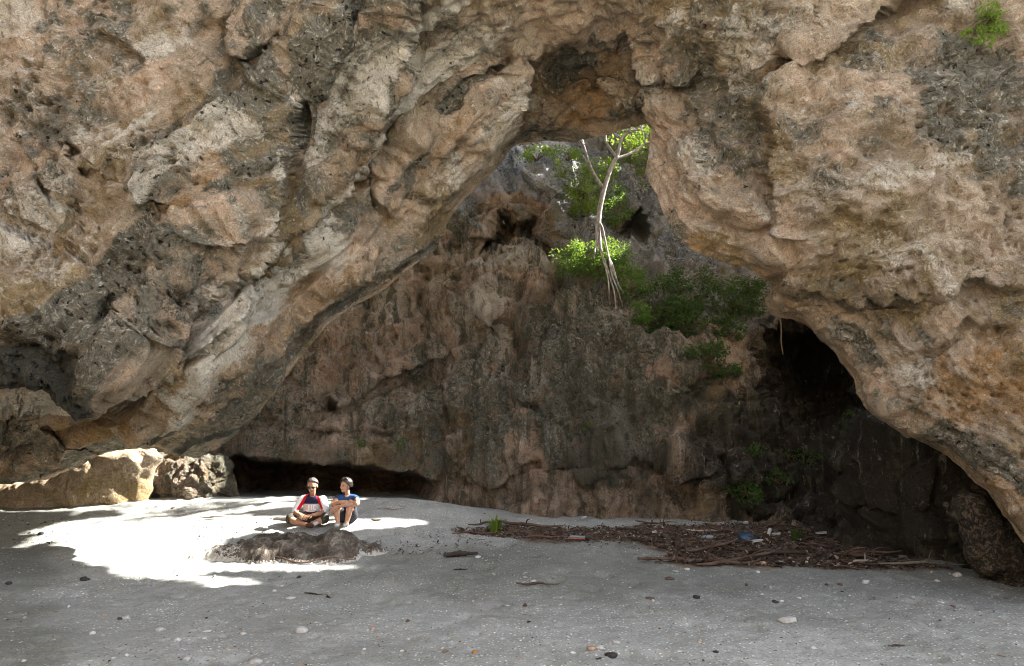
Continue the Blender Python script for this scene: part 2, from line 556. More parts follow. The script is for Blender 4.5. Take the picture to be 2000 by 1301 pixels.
SURF = TPS([
    (-560, 940, 10.8), (-560, 500, 8.2), (-560, 100, 8), (-560, -300, 7.6), (-150, 900, 10),
    (0, 0, 8), (0, 300, 8.1), (0, 550, 7.9), (0, 720, 7.7), (0, 860, 9.3),
    (250, 0, 8), (250, 300, 8.1), (250, 550, 8), (250, 720, 8), (250, 830, 9.4),
    (500, 0, 8), (500, 300, 8.2), (450, 560, 8.5), (400, 720, 8.5), (380, 850, 9.7), (500, 740, 9),
    (700, 100, 8), (700, 300, 9.1), (650, 500, 9.2), (600, 640, 9.9), (250, -300, 7.6), (650, -300, 7.6),
    (850, 100, 8.5), (850, 300, 9.6), (800, 500, 10.3), (1000, -40, 8.2), (980, 150, 9.5), (990, 250, 9.8),
    (1100, 150, 10), (1200, 150, 10), (1100, 260, 10.7), (1000, -300, 7.6), (1400, -300, 7.6),
    (1300, 0, 8.2), (1330, 220, 9), (1340, 400, 8.9), (1500, 0, 7.7), (1500, 250, 8.1), (1500, 450, 8.6),
    (1700, 0, 7.7), (1700, 300, 7.9), (1700, 600, 8.5), (1900, 0, 7.7), (1900, 300, 7.9), (1900, 600, 8), (1900, 850, 8.2),
    (2000, 1000, 8), (2300, 0, 7.7), (2300, 600, 8), (2560, 1100, 7.2), (2560, -300, 7), (1800, -300, 7.6), (2560, 400, 8)], 2e-3)

# creases and overhanging lips of the arch: polyline, metres the right-hand side steps back (negative: left-hand side),
# pixels over which the step fades, sharpness in pixels
CREASES = [
    ([(705, -60), (662, 60), (600, 150), (558, 190), (546, 262), (528, 372), (500, 405), (430, 440), (350, 480)], -0.34, 90, 7),
    ([(802, -40), (793, 80), (770, 140), (706, 214), (722, 262), (716, 302), (655, 360), (560, 425), (480, 500), (400, 560)], -0.36, 100, 7),
    ([(1000, 60), (982, 140), (958, 175), (900, 218), (800, 262), (742, 330), (735, 395), (780, 440)], 0.32, 90, 8),
    ([(930, -60), (928, 60), (935, 100)], 0.12, 25, 4),
    ([(990, 100), (1012, 150), (1006, 200), (1008, 288)], -0.75, 150, 5),
    ([(1060, 165), (1130, 128), (1190, 140), (1180, 185), (1130, 205)], 0.22, 45, 5),
    ([(1236, 40), (1246, 100), (1285, 165), (1292, 250)], 0.42, 110, 10),
    ([(1240, 50), (1252, 90)], 0.25, 20, 3),
    ([(1780, -40), (1740, 10), (1700, 34), (1640, 72), (1606, 106), (1568, 108), (1556, 88)], -0.45, 60, 4),
    ([(1556, 95), (1520, 150), (1492, 165), (1490, 200)], 0.22, 45, 5),
    ([(1370, 130), (1350, 160), (1330, 160), (1318, 130)], -0.3, 40, 4),
    ([(1490, 190), (1512, 290), (1508, 345), (1535, 395), (1560, 470)], 0.28, 70, 6),
    ([(1540, 540), (1640, 575), (1790, 568), (1880, 556), (2080, 560)], 0.22, 90, 10),
    ([(1560, 600), (1640, 680), (1700, 770), (1790, 836), (1900, 905), (1990, 1000), (2060, 1090)], 0.22, 60, 7),
    ([(1980, 640), (1880, 620), (1760, 700)], -0.18, 60, 8),
    ([(-40, 766), (100, 768), (190, 762), (260, 745), (330, 700), (300, 660)], 0.5, 80, 6),
    ([(240, 640), (340, 640), (430, 560), (500, 500)], 0.22, 60, 8),
    ([(850, 455), (800, 500), (700, 548), (600, 622), (540, 700), (480, 770), (390, 830)], -0.30, 45, 6),
    ([(700, 470), (600, 560), (500, 640), (400, 720), (280, 780), (120, 830)], 0.20, 60, 9),
    ([(640, 440), (560, 500), (470, 580), (410, 620)], 0.22, 40, 7),
    ([(-40, 812), (60, 830), (110, 850), (70, 905), (20, 935)], -0.45, 60, 6),
    ([(300, 870), (380, 842), (440, 800), (520, 740)], 0.18, 40, 6),
    ([(-40, 430), (70, 470), (150, 520), (210, 590), (180, 640)], -0.22, 60, 7),
    ([(75, 370), (110, 410), (190, 440)], -0.25, 40, 5),
    ([(470, 40), (455, 90), (475, 128), (500, 100), (560, 60)], 0.30, 45, 5),
    ([(325, 360), (335, 392), (370, 400)], 0.28, 30, 4),
    ([(145, 320), (165, 335), (178, 300)], -0.3, 40, 5),
    ([(210, 70), (300, 130), (310, 210)], 0.12, 60, 8),
    ([(100, 480), (180, 560), (260, 600)], 0.16, 50, 8),
]
PITTED = [(110, 250, 130, 110, 0, 1.0), (330, 330, 90, 90, 0, .8), (330, 560, 130, 110, 20, .9), (80, 690, 160, 70, 0, 1.0), (160, 500, 130, 80, 0, .7),
          (215, 20, 90, 60, 0, .5), (1870, 180, 160, 120, 0, .55), (1950, 480, 120, 120, 0, .5), (1650, 540, 160, 60, 0, .5), (1840, 800, 160, 110, 30, .5),
          (1120, 190, 80, 70, 0, .5), (60, 420, 70, 60, 0, .6)]


def resample(pts, step):
    pts = np.array(pts, float)
    seg = np.hypot(*np.diff(pts[:, :2], axis=0).T)
    cum = np.concatenate([[0], np.cumsum(seg)])
    n = int(cum[-1] / step)
    s = np.linspace(0, cum[-1], n)
    return np.stack([np.interp(s, cum, pts[:, i]) for i in range(pts.shape[1])], -1), s


def smooth1(a, k):
    ker = np.ones(k) / k
    pad = np.concatenate([np.repeat(a[:1], k // 2, 0), a, np.repeat(a[-1:], k // 2, 0)])
    return np.stack([np.convolve(pad[:, i], ker, 'valid') for i in range(a.shape[1])], -1)[:len(a)]


def apply_creases(u, v, Y, creases, noise_d):
    for pts, amt, fade, sharp, *wob in creases:
        sd, al = polyline_sd(u, v, pts)
        sd = sd + noise_d * (wob[0] if wob else 16)
        if amt < 0: sd = -sd
        a = abs(amt) * np.clip(np.minimum(al, 1 - al) * 7, 0, 1) ** 0.7
        rec = sstep(-sharp, sharp, sd) * np.exp(-np.maximum(sd, 0) / fade)
        lip = np.exp(-np.maximum(-sd, 0) / (fade * 0.7)) * (1 - sstep(-sharp, sharp, sd))
        Y = Y + a * rec - 0.30 * a * lip
    return Y


def build_arch():
    K, S = resample(KEYS, 4.0)
    K = smooth1(K, 5)
    nS = len(K)
    nT = 300
    tt = np.linspace(0, 1, nT) ** 1.12
    # front
    t = tt[None, :]
    U = K[:, 0:1] * (1 - t) + K[:, 3:4] * t
    V = K[:, 1:2] * (1 - t) + K[:, 4:5] * t
    dpx = np.hypot(U - K[:, 0:1], V - K[:, 1:2])
    Y = SURF(U, V)
    Y0 = Y[:, :1]
    wd = 95.0
    w = np.clip(1 - dpx / wd, 0, 1) ** 2.2
    Y = Y + (K[:, 2:3] - Y0) * w
    P0 = at(U, V, Y)
    nd = fbm(P0, 1.6, 4, 3)
    Y = apply_creases(U, V, Y, CREASES, nd)
    P0 = at(U, V, Y)
    # relief
    left = sstep(1020, 900, U)
    mpx = Y / F
    flow = np.stack([np.broadcast_to(S[:, None], U.shape) * mpx * 0.30, dpx * mpx * 1.35, Y * 0.3], -1)
    wflow = left * sstep(10, 120, dpx) * (0.35 + 0.65 * sstep(760, 380, dpx)) + (1 - left) * 0.55 * sstep(330, 60, dpx)
    mask = blobs(U, V, PITTED, 0.8 * nd)
    big = fbm(P0, 0.55, 3, 11)
    med = fbm(P0, 1.5, 4, 5, 0.52)
    rid = ridged(P0, 1.1, 3, 8)
    fl = fbm(flow, 1.5, 5, 21, 0.55)
    flr = ridged(flow, 1.0, 4, 25)
    wv = np.stack([fbm(P0, 2.5, 2, 31), fbm(P0, 2.5, 2, 32), fbm(P0, 2.5, 2, 33)], -1)
    lump = worley(P0 + 0.30 * wv, 1.7, 2)
    lump2 = worley(P0 + 0.12 * wv, 4.2, 5)
    fine = fbm(P0, 6.0, 4, 41, 0.55)
    holes = worley(P0 * np.array([1, 1, 1.25]) + 0.05 * wv, 5.2, 9)
    holes2 = worley(P0 + 0.03 * wv, 10.0, 12)
    d = (0.30 - 0.10 * left) * big + (0.20 - 0.08 * left) * med + 0.07 * rid * (1 - wflow) + (0.15 - 0.08 * left) * (lump - 0.5) + (0.085 - 0.03 * left) * (lump2 - 0.5) + 0.085 * fine + 0.035 * ridged(P0, 4.5, 3, 43)
    d = d + wflow * (0.34 * fl + 0.20 * flr)
    d = d - mask * (0.20 * sstep(0.34, 0.08, holes) + 0.10 * sstep(0.30, 0.08, holes2)) - 0.035 * sstep(0.26, 0.1, holes2)
    nrm = grid_normals(blur(at(U, V, Y), 6))
    view = P0 - CAM
    sg = np.sign(-(nrm * view).sum(-1, keepdims=True))
    nrm = nrm * sg
    edge = 0.35 + 0.65 * sstep(0, 60, dpx)
    Pf = P0 + nrm * (d * edge)[..., None]
    # back of the rock: runs away from the viewer behind the edge, then up
    nB1, nB2 = 44, 16
    dirO = np.stack([K[:, 3] - K[:, 0], K[:, 4] - K[:, 1]], -1)
    dirO /= np.linalg.norm(dirO, axis=1)[:, None] + 1e-9
    tb = np.linspace(0, 1, nB1 + 1)[1:]
    ub = K[:, 0:1] + dirO[:, 0:1] * K[:, 6:7] * np.sin(tb * 1.57)[None, :]
    vb = K[:, 1:2] + dirO[:, 1:2] * K[:, 6:7] * np.sin(tb * 1.57)[None, :]
    Yb = K[:, 2:3] + (K[:, 5:6] - K[:, 2:3]) * (tb ** 1.3)[None, :]
    Pb = at(ub, vb, Yb)
    tr = np.linspace(0, 1, nB2 + 1)[1:]
    top = Pb[:, -1:]
    rise = K[:, 7:8, None] / 320.0
    up = np.zeros((nS, nB2, 3)); up[..., 2] = 5.5 * tr[None, :]
    up[..., 1] = 0.5 * tr[None, :]
    Pr = top + up * rise
    P2 = np.concatenate([Pb, Pr], 1)
    db = 0.22 * fbm(P2, 0.9, 4, 51) + 0.08 * fbm(P2, 3.5, 4, 52)
    fadeb = np.concatenate([sstep(0, 0.35, tb), np.ones(nB2)])[None, :]
    P2 = P2 + (np.stack([0.6 * db, 0.5 * db, -0.6 * np.abs(db)], -1)) * fadeb[..., None]
    # join smoothly to the displaced edge
    off = (Pf[:, :1] - at(K[:, 0:1], K[:, 1:2], Y[:, :1]))
    off_ = (Pf[:, 0] - at(K[:, 0], K[:, 1], K[:, 2]))[:, None]
    fall = np.concatenate([np.exp(-tb * 6), np.zeros(nB2)])[None, :, None]
    P2 = P2 + off_ * fall
    # outer cliff beyond the frame
    nO = 16
    to = np.linspace(0, 1, nO + 1)[1:] ** 1.4
    last = Pf[:, -1:]
    du = (K[:, 3] - 1000) / 1560.0; dv = (400 - K[:, 4]) / 700.0
    far = np.zeros((nS, nO, 3))
    far[..., 0] = (du * 16)[:, None] * to
    far[..., 2] = (np.maximum(dv, 0) * 5 + 4 * np.maximum(dv + 0.4, 0))[:, None] * to
    far[..., 1] = (-5.0 * np.clip(dv, 0, 1))[:, None] * to
    Po = last + far
    Po = Po + 0.8 * (to[None, :] * fbm(Po, 0.35, 4, 61))[..., None] * np.array([0.3, 1, 0.3])
    P = np.concatenate([P2[:, ::-1], Pf, Po], 1)
    nM = P.shape[1]
    # stains
    Uf, Vf = U, V
    zone = np.zeros((nS, nM, 4))
    wq = 0.9 * nd
    grey = blobs(Uf, Vf, [(105, 250, 105, 95, 0, .8), (235, 70, 50, 75, 0, .8), (335, 320, 75, 75, 0, .9), (140, 440, 140, 50, -20, .65), (330, 555, 130, 105, 20, .72),
        (90, 690, 160, 60, 0, .8), (470, 70, 45, 70, 0, .75), (700, 160, 150, 45, 58, .95), (640, 300, 170, 28, 52, .7), (880, 80, 90, 170, 20, .6), (760, 330, 120, 45, 60, .6),
        (620, 470, 170, 32, 38, .9), (470, 590, 80, 30, 40, .8), (400, 835, 130, 18, 15, .8), (30, 850, 90, 40, -20, .8), (800, 510, 150, 22, 35, .9), (590, 650, 70, 14, 40, .9),
        (800, 60, 40, 130, 10, .6), (210, 240, 40, 50, 0, .8),
        (1860, 170, 170, 120, -25, 1), (1420, 280, 100, 150, 0, .85), (1960, 290, 90, 90, 0, .8), (1650, 560, 150, 22, -5, .6), (1890, 552, 110, 20, 5, .5), (1380, 60, 90, 60, 0, .5),
        (1480, 420, 120, 60, -30, .45), (1950, 600, 60, 60, 0, .5), (1580, 260, 40, 30, 0, .6), (960, 60, 60, 60, 0, .4), (1230, 60, 60, 60, 0, .3)], wq)
    pale = blobs(Uf, Vf, [(60, 40, 80, 60, 0, .9), (310, 100, 45, 28, 0, .85), (430, 275, 60, 42, 20, .95), (182, 275, 32, 36, 0, .9), (120, 380, 50, 25, 0, .6), (270, 310, 36, 30, 0, .7),
        (555, 190, 14, 40, 0, .9), (520, 340, 18, 40, 0, .9), (90, 540, 80, 26, -35, .7), (90, 490, 60, 22, -20, .7), (250, 640, 70, 26, 0, .6), (470, 700, 90, 26, 42, .75), (560, 610, 40, 18, 45, .8),
        (700, 170, 110, 22, 52, 1.1), (640, 215, 60, 12, 45, .9), (780, 85, 18, 50, 10, 1.0), (790, 60, 12, 40, 0, .8), (660, 60, 20, 60, 20, .4), (880, 290, 90, 50, 50, .35), (420, 620, 60, 20, 45, .6), (60, 160, 60, 60, 0, .5),
        (1470, 70, 60, 90, 30, .8), (1450, 140, 40, 60, 40, .7), (1740, 345, 150, 32, 12, .8), (1640, 350, 90, 50, 0, .6), (1370, 320, 50, 50, 0, .75), (1560, 50, 60, 50, 0, .6),
        (1680, 110, 80, 60, 0, .45), (1560, 220, 50, 40, 0, .5), (1760, 480, 160, 60, 10, .55), (1560, 350, 60, 60, 0, .5), (1720, 250, 70, 30, 20, .45), (1900, 720, 60, 50, 0, .4), (1600, 470, 80, 50, 0, .35)], wq)
    rust = blobs(Uf, Vf, [(420, 740, 170, 60, 35, .7), (250, 800, 150, 50, 10, .7), (640, 590, 150, 40, 40, .7), (680, 340, 60, 60, 40, .8), (560, 470, 120, 40, 40, .5), (1120, 200, 110, 80, 0, .75),
        (1200, 120, 60, 50, 0, .7), (1930, 720, 110, 130, 0, .8), (1820, 800, 120, 60, 30, .6), (1680, 700, 120, 70, 45, .6), (1640, 220, 80, 40, 0, .55), (1950, 950, 100, 120, 0, .6),
        (1450, 500, 160, 30, -20, .6), (1560, 620, 60, 50, 0, .6), (60, 900, 120, 60, 0, .6), (140, 310, 60, 40, 0, .3), (360, 80, 60, 60, 0, .4), (330, 690, 60, 30, 0, .5)], wq)
    dark = blobs(Uf, Vf, [(85, 715, 130, 40, 0, .85), (340, 815, 40, 22, 20, .9), (400, 845, 90, 9, 15, .8), (20, 800, 60, 26, -10, .7), (130, 205, 40, 40, 0, .5), (110, 280, 60, 40, 0, .5), (350, 600, 90, 30, 5, .6),
        (300, 520, 60, 40, 0, .4), (230, 330, 30, 40, 0, .4), (1880, 120, 90, 60, -20, .35), (1690, 565, 110, 14, -5, .5), (810, 380, 36, 22, 0, .6), (350, 370, 60, 40, 0, .4), (1090, 260, 90, 20, 0, .4)], wq)
    # pits darker, high lips paler: bound to the relief itself
    fs = fbm(flow, 1.1, 5, 75, 0.6)
    grey = np.maximum(0.85 * grey, 0.62 * sstep(-0.08, 0.35, fbm(P0, 0.8, 4, 71)) + wflow * 0.9 * sstep(0.08, 0.35, fs))
    rust = np.maximum(rust, wflow * 0.6 * sstep(0.05, 0.4, fbm(flow, 1.0, 4, 77, 0.6)))
    pale = np.maximum(0.85 * pale, wflow * 0.8 * sstep(-0.08, -0.34, fs) + 0.5 * sstep(0.1, 0.45, fbm(P0, 1.1, 4, 72)) + 0.35 * sstep(0.10, 0.25, med))
    dark = np.maximum(dark, 0.75 * mask * sstep(0.30, 0.10, holes))
    rim_ = left * sstep(420, 500, V) * sstep(120, 25, dpx + 60 * nd)
    grey = np.maximum(grey, 0.75 * rim_); rust = np.maximum(rust, 0.7 * left * sstep(420, 560, V) * sstep(260, 120, dpx + 80 * nd)); pale = pale * (1 - 0.8 * rim_)
    zf = np.stack([grey, pale, rust, dark], -1)
    zone[:, nB1 + nB2:nB1 + nB2 + nT] = zf
    zone[:, :nB1 + nB2] = zf[:, :1] * 0.5
    zone[:, nB1 + nB2 + nT:] = np.array([.3, .3, .2, 0])
    me = mesh_np("rock_arch", P, grid_faces(nS, nM))
    set_attr(me, "zone", zone)
    o = link_mesh("rock_arch", me, MAT_ARCH)
    tag(o, "huge tan and grey limestone arch framing the cave mouth", "rock arch", kind="structure")
    return o


build_arch()

# ================================================================== BACK WALL OF THE CAVE AND CLIFF BEHIND THE HOLE
WSURF = TPS([
    (100, 960, 16.5), (100, 700, 16.6), (100, 300, 17), (450, 980, 15.9), (450, 800, 15.95), (450, 600, 15.95), (700, 975, 15.9), (700, 880, 14.9), (700, 700, 15.5), (700, 560, 16.1),
    (850, 990, 14.8), (850, 850, 14.95), (850, 700, 15.55), (850, 560, 15.95), (850, 300, 18.2), (1000, 1005, 13.9), (1000, 850, 14.25), (1000, 700, 15.05), (975, 600, 15.45), (1000, 540, 15.95), (930, 500, 16.25),
    (1000, 440, 16.1), (900, 430, 16.1), (1100, 440, 16.1), (1000, 380, 16.6), (1100, 340, 17.2), (1000, 300, 18.3), (1100, 220, 18.2), (1250, 250, 18.3), (1250, 400, 17.3), (1000, 60, 18.6), (1400, 60, 17.9),
    (1100, 520, 16.05), (1200, 1010, 13.5), (1200, 850, 13.55), (1200, 700, 14.1), (1180, 590, 14.9), (1230, 520, 16.3), (1350, 480, 16.2), (1450, 540, 16), (1350, 600, 15), (1430, 620, 15.1),
    (1300, 660, 14.8), (1350, 700, 13.9), (1300, 850, 13.35), (1300, 1015, 13.2), (1420, 1015, 12.9), (1400, 850, 13.2), (1420, 720, 14.1), (1500, 1010, 12.9), (1500, 880, 14.1), (1470, 780, 14.8),
    (1600, 1020, 12.6), (1600, 900, 14.3), (1650, 800, 15.3), (1560, 720, 15), (1500, 620, 15.2), (1660, 1080, 11), (1700, 950, 11), (1700, 830, 11.2), (1800, 1095, 10.1), (1800, 950, 10.2),
    (1900, 1105, 9.5), (1900, 980, 9.4), (1900, 850, 10.4), (2000, 1120, 8.9), (2000, 1050, 8.9), (2150, 1170, 8.3), (2150, 1000, 8.8), (2150, 700, 10.5), (1700, 300, 16.5), (2150, 300, 13), (1700, 600, 14.5)], 2e-3)
WCREASE = [
    ([(440, 893), (520, 900), (620, 908), (720, 912), (800, 925), (860, 945)], 2.6, 90, 7, 4),       # slot at the foot of the wall
    ([(870, 492), (930, 487), (985, 492), (1040, 480), (1080, 505)], -0.30, 40, 7),
    ([(1080, 400), (1072, 440), (1090, 500), (1140, 500)], 0.35, 40, 6),
    ([(1215, 585), (1240, 660), (1300, 690), (1380, 740)], -0.25, 50, 8),
    ([(540, 600), (560, 660), (600, 760), (560, 800)], 0.2, 60, 8),
    ([(560, 800), (680, 790), (790, 720), (900, 690)], 0.35, 60, 7),
    ([(800, 560), (840, 640), (880, 690), (860, 730)], -0.25, 40, 6),
    ([(480, 800), (600, 838), (720, 845), (860, 850)], 0.2, 40, 7),
    ([(880, 720), (900, 800), (870, 900)], 0.22, 50, 7),
    ([(1000, 600), (1010, 690), (980, 800)], -0.16, 40, 6),
    ([(900, 940), (1050, 900), (1240, 890), (1380, 930)], 0.30, 90, 12),
    ([(1010, 800), (1060, 795), (1100, 830)], 0.18, 30, 6),
    ([(1300, 780), (1360, 740), (1420, 735)], 0.3, 50, 6),
    ([(1660, 860), (1680, 930), (1660, 1010), (1665, 1060)], 0.35, 45, 6),
    ([(1660, 960), (1740, 965), (1830, 975)], 0.25, 40, 6),
    ([(1860, 960), (1880, 1000), (1900, 1060), (1960, 1110)], 0.35, 50, 6),
    ([(1900, 940), (1930, 1020), (1990, 1090)], 0.25, 30, 5),
    ([(1400, 880), (1425, 930), (1440, 990)], 0.3, 40, 6),
    ([(1010, 290), (1030, 370), (1090, 390), (1150, 380)], 0.22, 40, 6),
]
CAVES = [  # pockets: polygon, depth in metres, softness in pixels
    ([(1470, 640), (1505, 610), (1560, 590), (1720, 600), (1740, 830), (1660, 860), (1600, 856), (1535, 832), (1478, 780), (1456, 720)], 3.4, 120),
    ([(940, 470), (955, 440), (985, 428), (1010, 440), (1050, 428), (1072, 470), (1040, 488), (1000, 470), (975, 492), (945, 490)], 1.1, 14),
    ([(625, 790), (640, 775), (665, 785), (660, 808), (636, 812)], 0.8, 12),
    ([(1132, 818), (1172, 816), (1175, 828), (1135, 832)], 0.5, 7),
    ([(955, 640), (985, 638), (980, 660), (955, 655)], 0.45, 9),
    ([(1195, 440), (1250, 415), (1262, 455), (1230, 475), (1195, 470)], 1.3, 16),
    ([(990, 826), (1012, 824), (1010, 836), (990, 836)], 0.35, 6),
    ([(870, 478), (900, 476), (900, 494), (872, 494)], 0.4, 8),
    ([(1500, 880), (1600, 870), (1620, 930), (1540, 940)], 0.4, 40),
    ([(1790, 955), (1820, 950), (1812, 980), (1790, 985)], 0.6, 12),
    ([(1685, 950), (1700, 930), (1700, 990), (1682, 1000)], 0.6, 10),
    ([(445, 897), (600, 905), (830, 935), (800, 965), (620, 962), (450, 962)], 1.0, 22),
    ([(1105, 380), (1140, 372), (1150, 395), (1110, 400)], 0.5, 12),
]


def build_wall():
    us = np.arange(60, 2200, 3.6); vs = np.arange(-60, 1215, 3.6)
    U, V = np.meshgrid(us, vs)
    Y = WSURF(U, V)
    P0 = at(U, V, Y)
    nd = fbm(P0, 1.4, 4, 103)
    Y = apply_creases(U, V, Y, WCREASE, nd)
    calm = np.ones(U.shape)
    for poly, dep, soft in CAVES:
        sd = poly_sd(U, V, poly) + nd * 22
        if dep > 3: calm = 1 - 0.5 * sstep(-soft * 0.4, soft * 0.5, sd)
        Y = Y + dep * sstep(-soft * 0.4, soft, sd)
    P0 = at(U, V, Y)
    st = np.array([1, 1, 0.30])
    col = ridged(P0 * st, 1.25, 4, 111, 0.55)
    colm = sstep(840, 960, U) * sstep(1750, 1500, U) * sstep(470, 560, V) + 0.5 * sstep(1640, 1700, U) + 0.3
    big = fbm(P0, 0.6, 3, 112); med = fbm(P0, 1.7, 5, 113, 0.55)
    wv = np.stack([fbm(P0, 2.2, 2, 131), fbm(P0, 2.2, 2, 132), fbm(P0, 2.2, 2, 133)], -1)
    lump = worley(P0 * np.array([1, 1, .7]) + 0.25 * wv, 1.5, 22); lump2 = worley(P0 * np.array([1, 1, .7]) + 0.1 * wv, 3.6, 25)
    fine = fbm(P0 * np.array([1, 1, .6]), 5.5, 4, 141, 0.58)
    rub = sstep(1390, 1450, U) * sstep(1700, 1640, U) * sstep(830, 880, V)
    cliff = sstep(430, 330, V) * sstep(860, 920, U)
    holes = worley(P0 + .05 * wv, 4.0, 29)
    d = 0.36 * big + 0.32 * med + 0.26 * col * np.clip(colm, 0, 1) + 0.20 * (lump - 0.5) + 0.12 * (lump2 - 0.5) + 0.09 * fine
    d = d + cliff * (0.18 * ridged(P0, 2.2, 4, 151)) + rub * 0.30 * (0.5 - worley(P0, 2.6, 33)) - 0.16 * sstep(0.25, 0.06, holes)
    sl, _ = polyline_sd(U, V, WCREASE[0][0])
    d = d * (0.25 + 0.75 * sstep(12, 70, np.abs(sl))) * calm
    nrm = grid_normals(blur(P0, 5))
    sg = np.sign(-(nrm * (P0 - CAM)).sum(-1, keepdims=True)); nrm = nrm * sg
    P = P0 + nrm * d[..., None]
    wq = 0.9 * nd
    zone = np.zeros(U.shape + (4,))
    zone[..., 0] = np.maximum(blobs(U, V, [(1130, 700, 150, 160, 0, .8), (1050, 330, 120, 60, 0, 1), (1250, 330, 90, 110, 0, 1), (1380, 500, 130, 60, 0, 1), (1000, 500, 130, 40, 0, .7), (1200, 820, 220, 160, 0, .8),
        (1380, 880, 60, 140, 0, .8), (960, 820, 60, 160, 0, .7), (850, 800, 40, 120, 10, .7), (1520, 900, 160, 90, 0, .8), (880, 420, 60, 60, 0, .9), (1150, 440, 50, 90, 0, .8), (1830, 900, 60, 100, 20, .6), (1200, 620, 60, 60, 0, .6), (1650, 900, 30, 80, 0, .6)], wq),
        0.6 * sstep(-0.05, 0.3, fbm(P0 * st, 0.9, 4, 171)))
    zone[..., 1] = np.maximum(blobs(U, V, [(980, 640, 16, 60, 12, .9), (880, 750, 14, 50, -12, .9), (1060, 750, 34, 40, 0, .8), (905, 610, 60, 22, -50, .9), (990, 720, 12, 60, 0, .8), (1130, 620, 14, 50, 0, .7), (730, 800, 26, 50, 0, .6), (980, 520, 110, 26, 0, .9), (900, 500, 40, 20, 0, .7), (1060, 520, 50, 24, 0, .9), (960, 610, 70, 60, 40, .9), (770, 610, 60, 60, 0, .8), (860, 560, 60, 26, 40, .7), (700, 690, 60, 40, 0, .5), (900, 640, 30, 60, -30, .7), (1180, 640, 30, 50, 0, .5), (600, 720, 180, 120, 0, .55), (720, 640, 160, 80, 0, .5), (560, 830, 150, 50, 0, .5), (850, 680, 120, 120, 0, .5), (1060, 330, 60, 60, 30, .8), (1240, 330, 40, 60, 0, .6),
        (1070, 730, 50, 40, 0, .55), (960, 740, 26, 50, 0, .6), (880, 720, 22, 60, -20, .6), (700, 780, 60, 60, 0, .4), (1290, 720, 40, 40, 0, .5), (640, 860, 80, 20, 0, .5), (810, 800, 16, 26, 0, .7)], wq),
        0.4 * sstep(0.15, 0.5, fbm(P0, 1.3, 4, 172)))  # crust spots; broad left blobs paint in brightness where little light reaches
    zone[..., 2] = blobs(U, V, [(650, 700, 140, 80, 0, .7), (760, 660, 90, 60, 0, .6), (1260, 680, 80, 40, -30, .85), (1310, 760, 60, 30, 0, .7), (1120, 570, 70, 50, 0, .5), (1010, 455, 60, 26, 0, .8), (1080, 790, 70, 40, 0, .6),
        (1750, 1000, 110, 90, 0, .35), (1950, 1050, 90, 60, 40, .3), (1540, 960, 60, 50, 0, .35), (1180, 530, 60, 40, 0, .5), (1000, 900, 120, 70, 0, .4), (560, 900, 200, 40, 0, .4), (1600, 980, 60, 50, 20, .6)], wq)
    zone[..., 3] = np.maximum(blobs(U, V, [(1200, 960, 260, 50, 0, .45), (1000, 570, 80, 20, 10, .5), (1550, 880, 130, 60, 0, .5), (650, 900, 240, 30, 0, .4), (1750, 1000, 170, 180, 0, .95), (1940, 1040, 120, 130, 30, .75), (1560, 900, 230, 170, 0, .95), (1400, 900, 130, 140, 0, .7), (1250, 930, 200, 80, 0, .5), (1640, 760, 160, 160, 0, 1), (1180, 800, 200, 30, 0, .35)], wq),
        0.5 * sstep(0.24, 0.08, holes))  # the large right-hand blobs paint shade into the hollow
    shade_poly = [(1400, 760), (1450, 680), (1490, 610), (1720, 590), (1780, 820), (1900, 890), (2060, 1040), (2060, 1200), (1640, 1110), (1500, 1040), (1400, 1010)]
    zone[..., 3] = np.maximum(zone[..., 3], 0.88 * sstep(-50, 60, poly_sd(U, V, shade_poly) + 60 * nd))  # shade of the right undercut painted as a feathered dark area
    c = lambda q: 0.25 * (q[:-1, :-1] + q[1:, :-1] + q[:-1, 1:] + q[1:, 1:])
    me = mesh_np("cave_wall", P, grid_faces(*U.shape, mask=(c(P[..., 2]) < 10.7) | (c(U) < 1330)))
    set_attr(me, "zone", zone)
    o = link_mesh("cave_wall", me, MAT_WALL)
    me.materials.append(MAT_CLIFF)
    vc = np.zeros(len(me.polygons) * 3); me.polygons.foreach_get("center", vc); vc = vc.reshape(-1, 3)
    pu, pv = to_px(vc)
    edge = 28 * fbm(vc, 1.6, 4, 181)
    line = np.interp(pu, [860, 960, 1010, 1075, 1100, 1130, 1210, 1230, 1300, 1400, 1500, 1560], [420, 385, 372, 400, 470, 490, 500, 560, 600, 640, 640, 600])
    me.polygons.foreach_set("material_index", ((pv < line + edge) & (pu < 1600) & (pu > 820)).astype(np.int32))
    tag(o, "brown streaked cave back wall rising to the grey cliff", "cave wall", kind="structure")
    return P, us, vs


WALL_P, WALL_U, WALL_V = build_wall()


def on_wall(u, v, out=0.0):
    """point of the built back wall seen at photo pixel (u,v), moved out metres towards the camera"""
    # nearest lattice point whose displaced projection is closest
    i0 = int(np.clip((v - WALL_V[0]) / 3.6, 8, len(WALL_V) - 9)); j0 = int(np.clip((u - WALL_U[0]) / 3.6, 8, len(WALL_U) - 9))
    sub = WALL_P[i0 - 8:i0 + 9, j0 - 8:j0 + 9].reshape(-1, 3)
    pu, pv = to_px(sub)
    k = np.argmin((pu - u) ** 2 + (pv - v) ** 2)
    p = sub[k]
    d = CAM - p
    return p + d / np.linalg.norm(d) * out


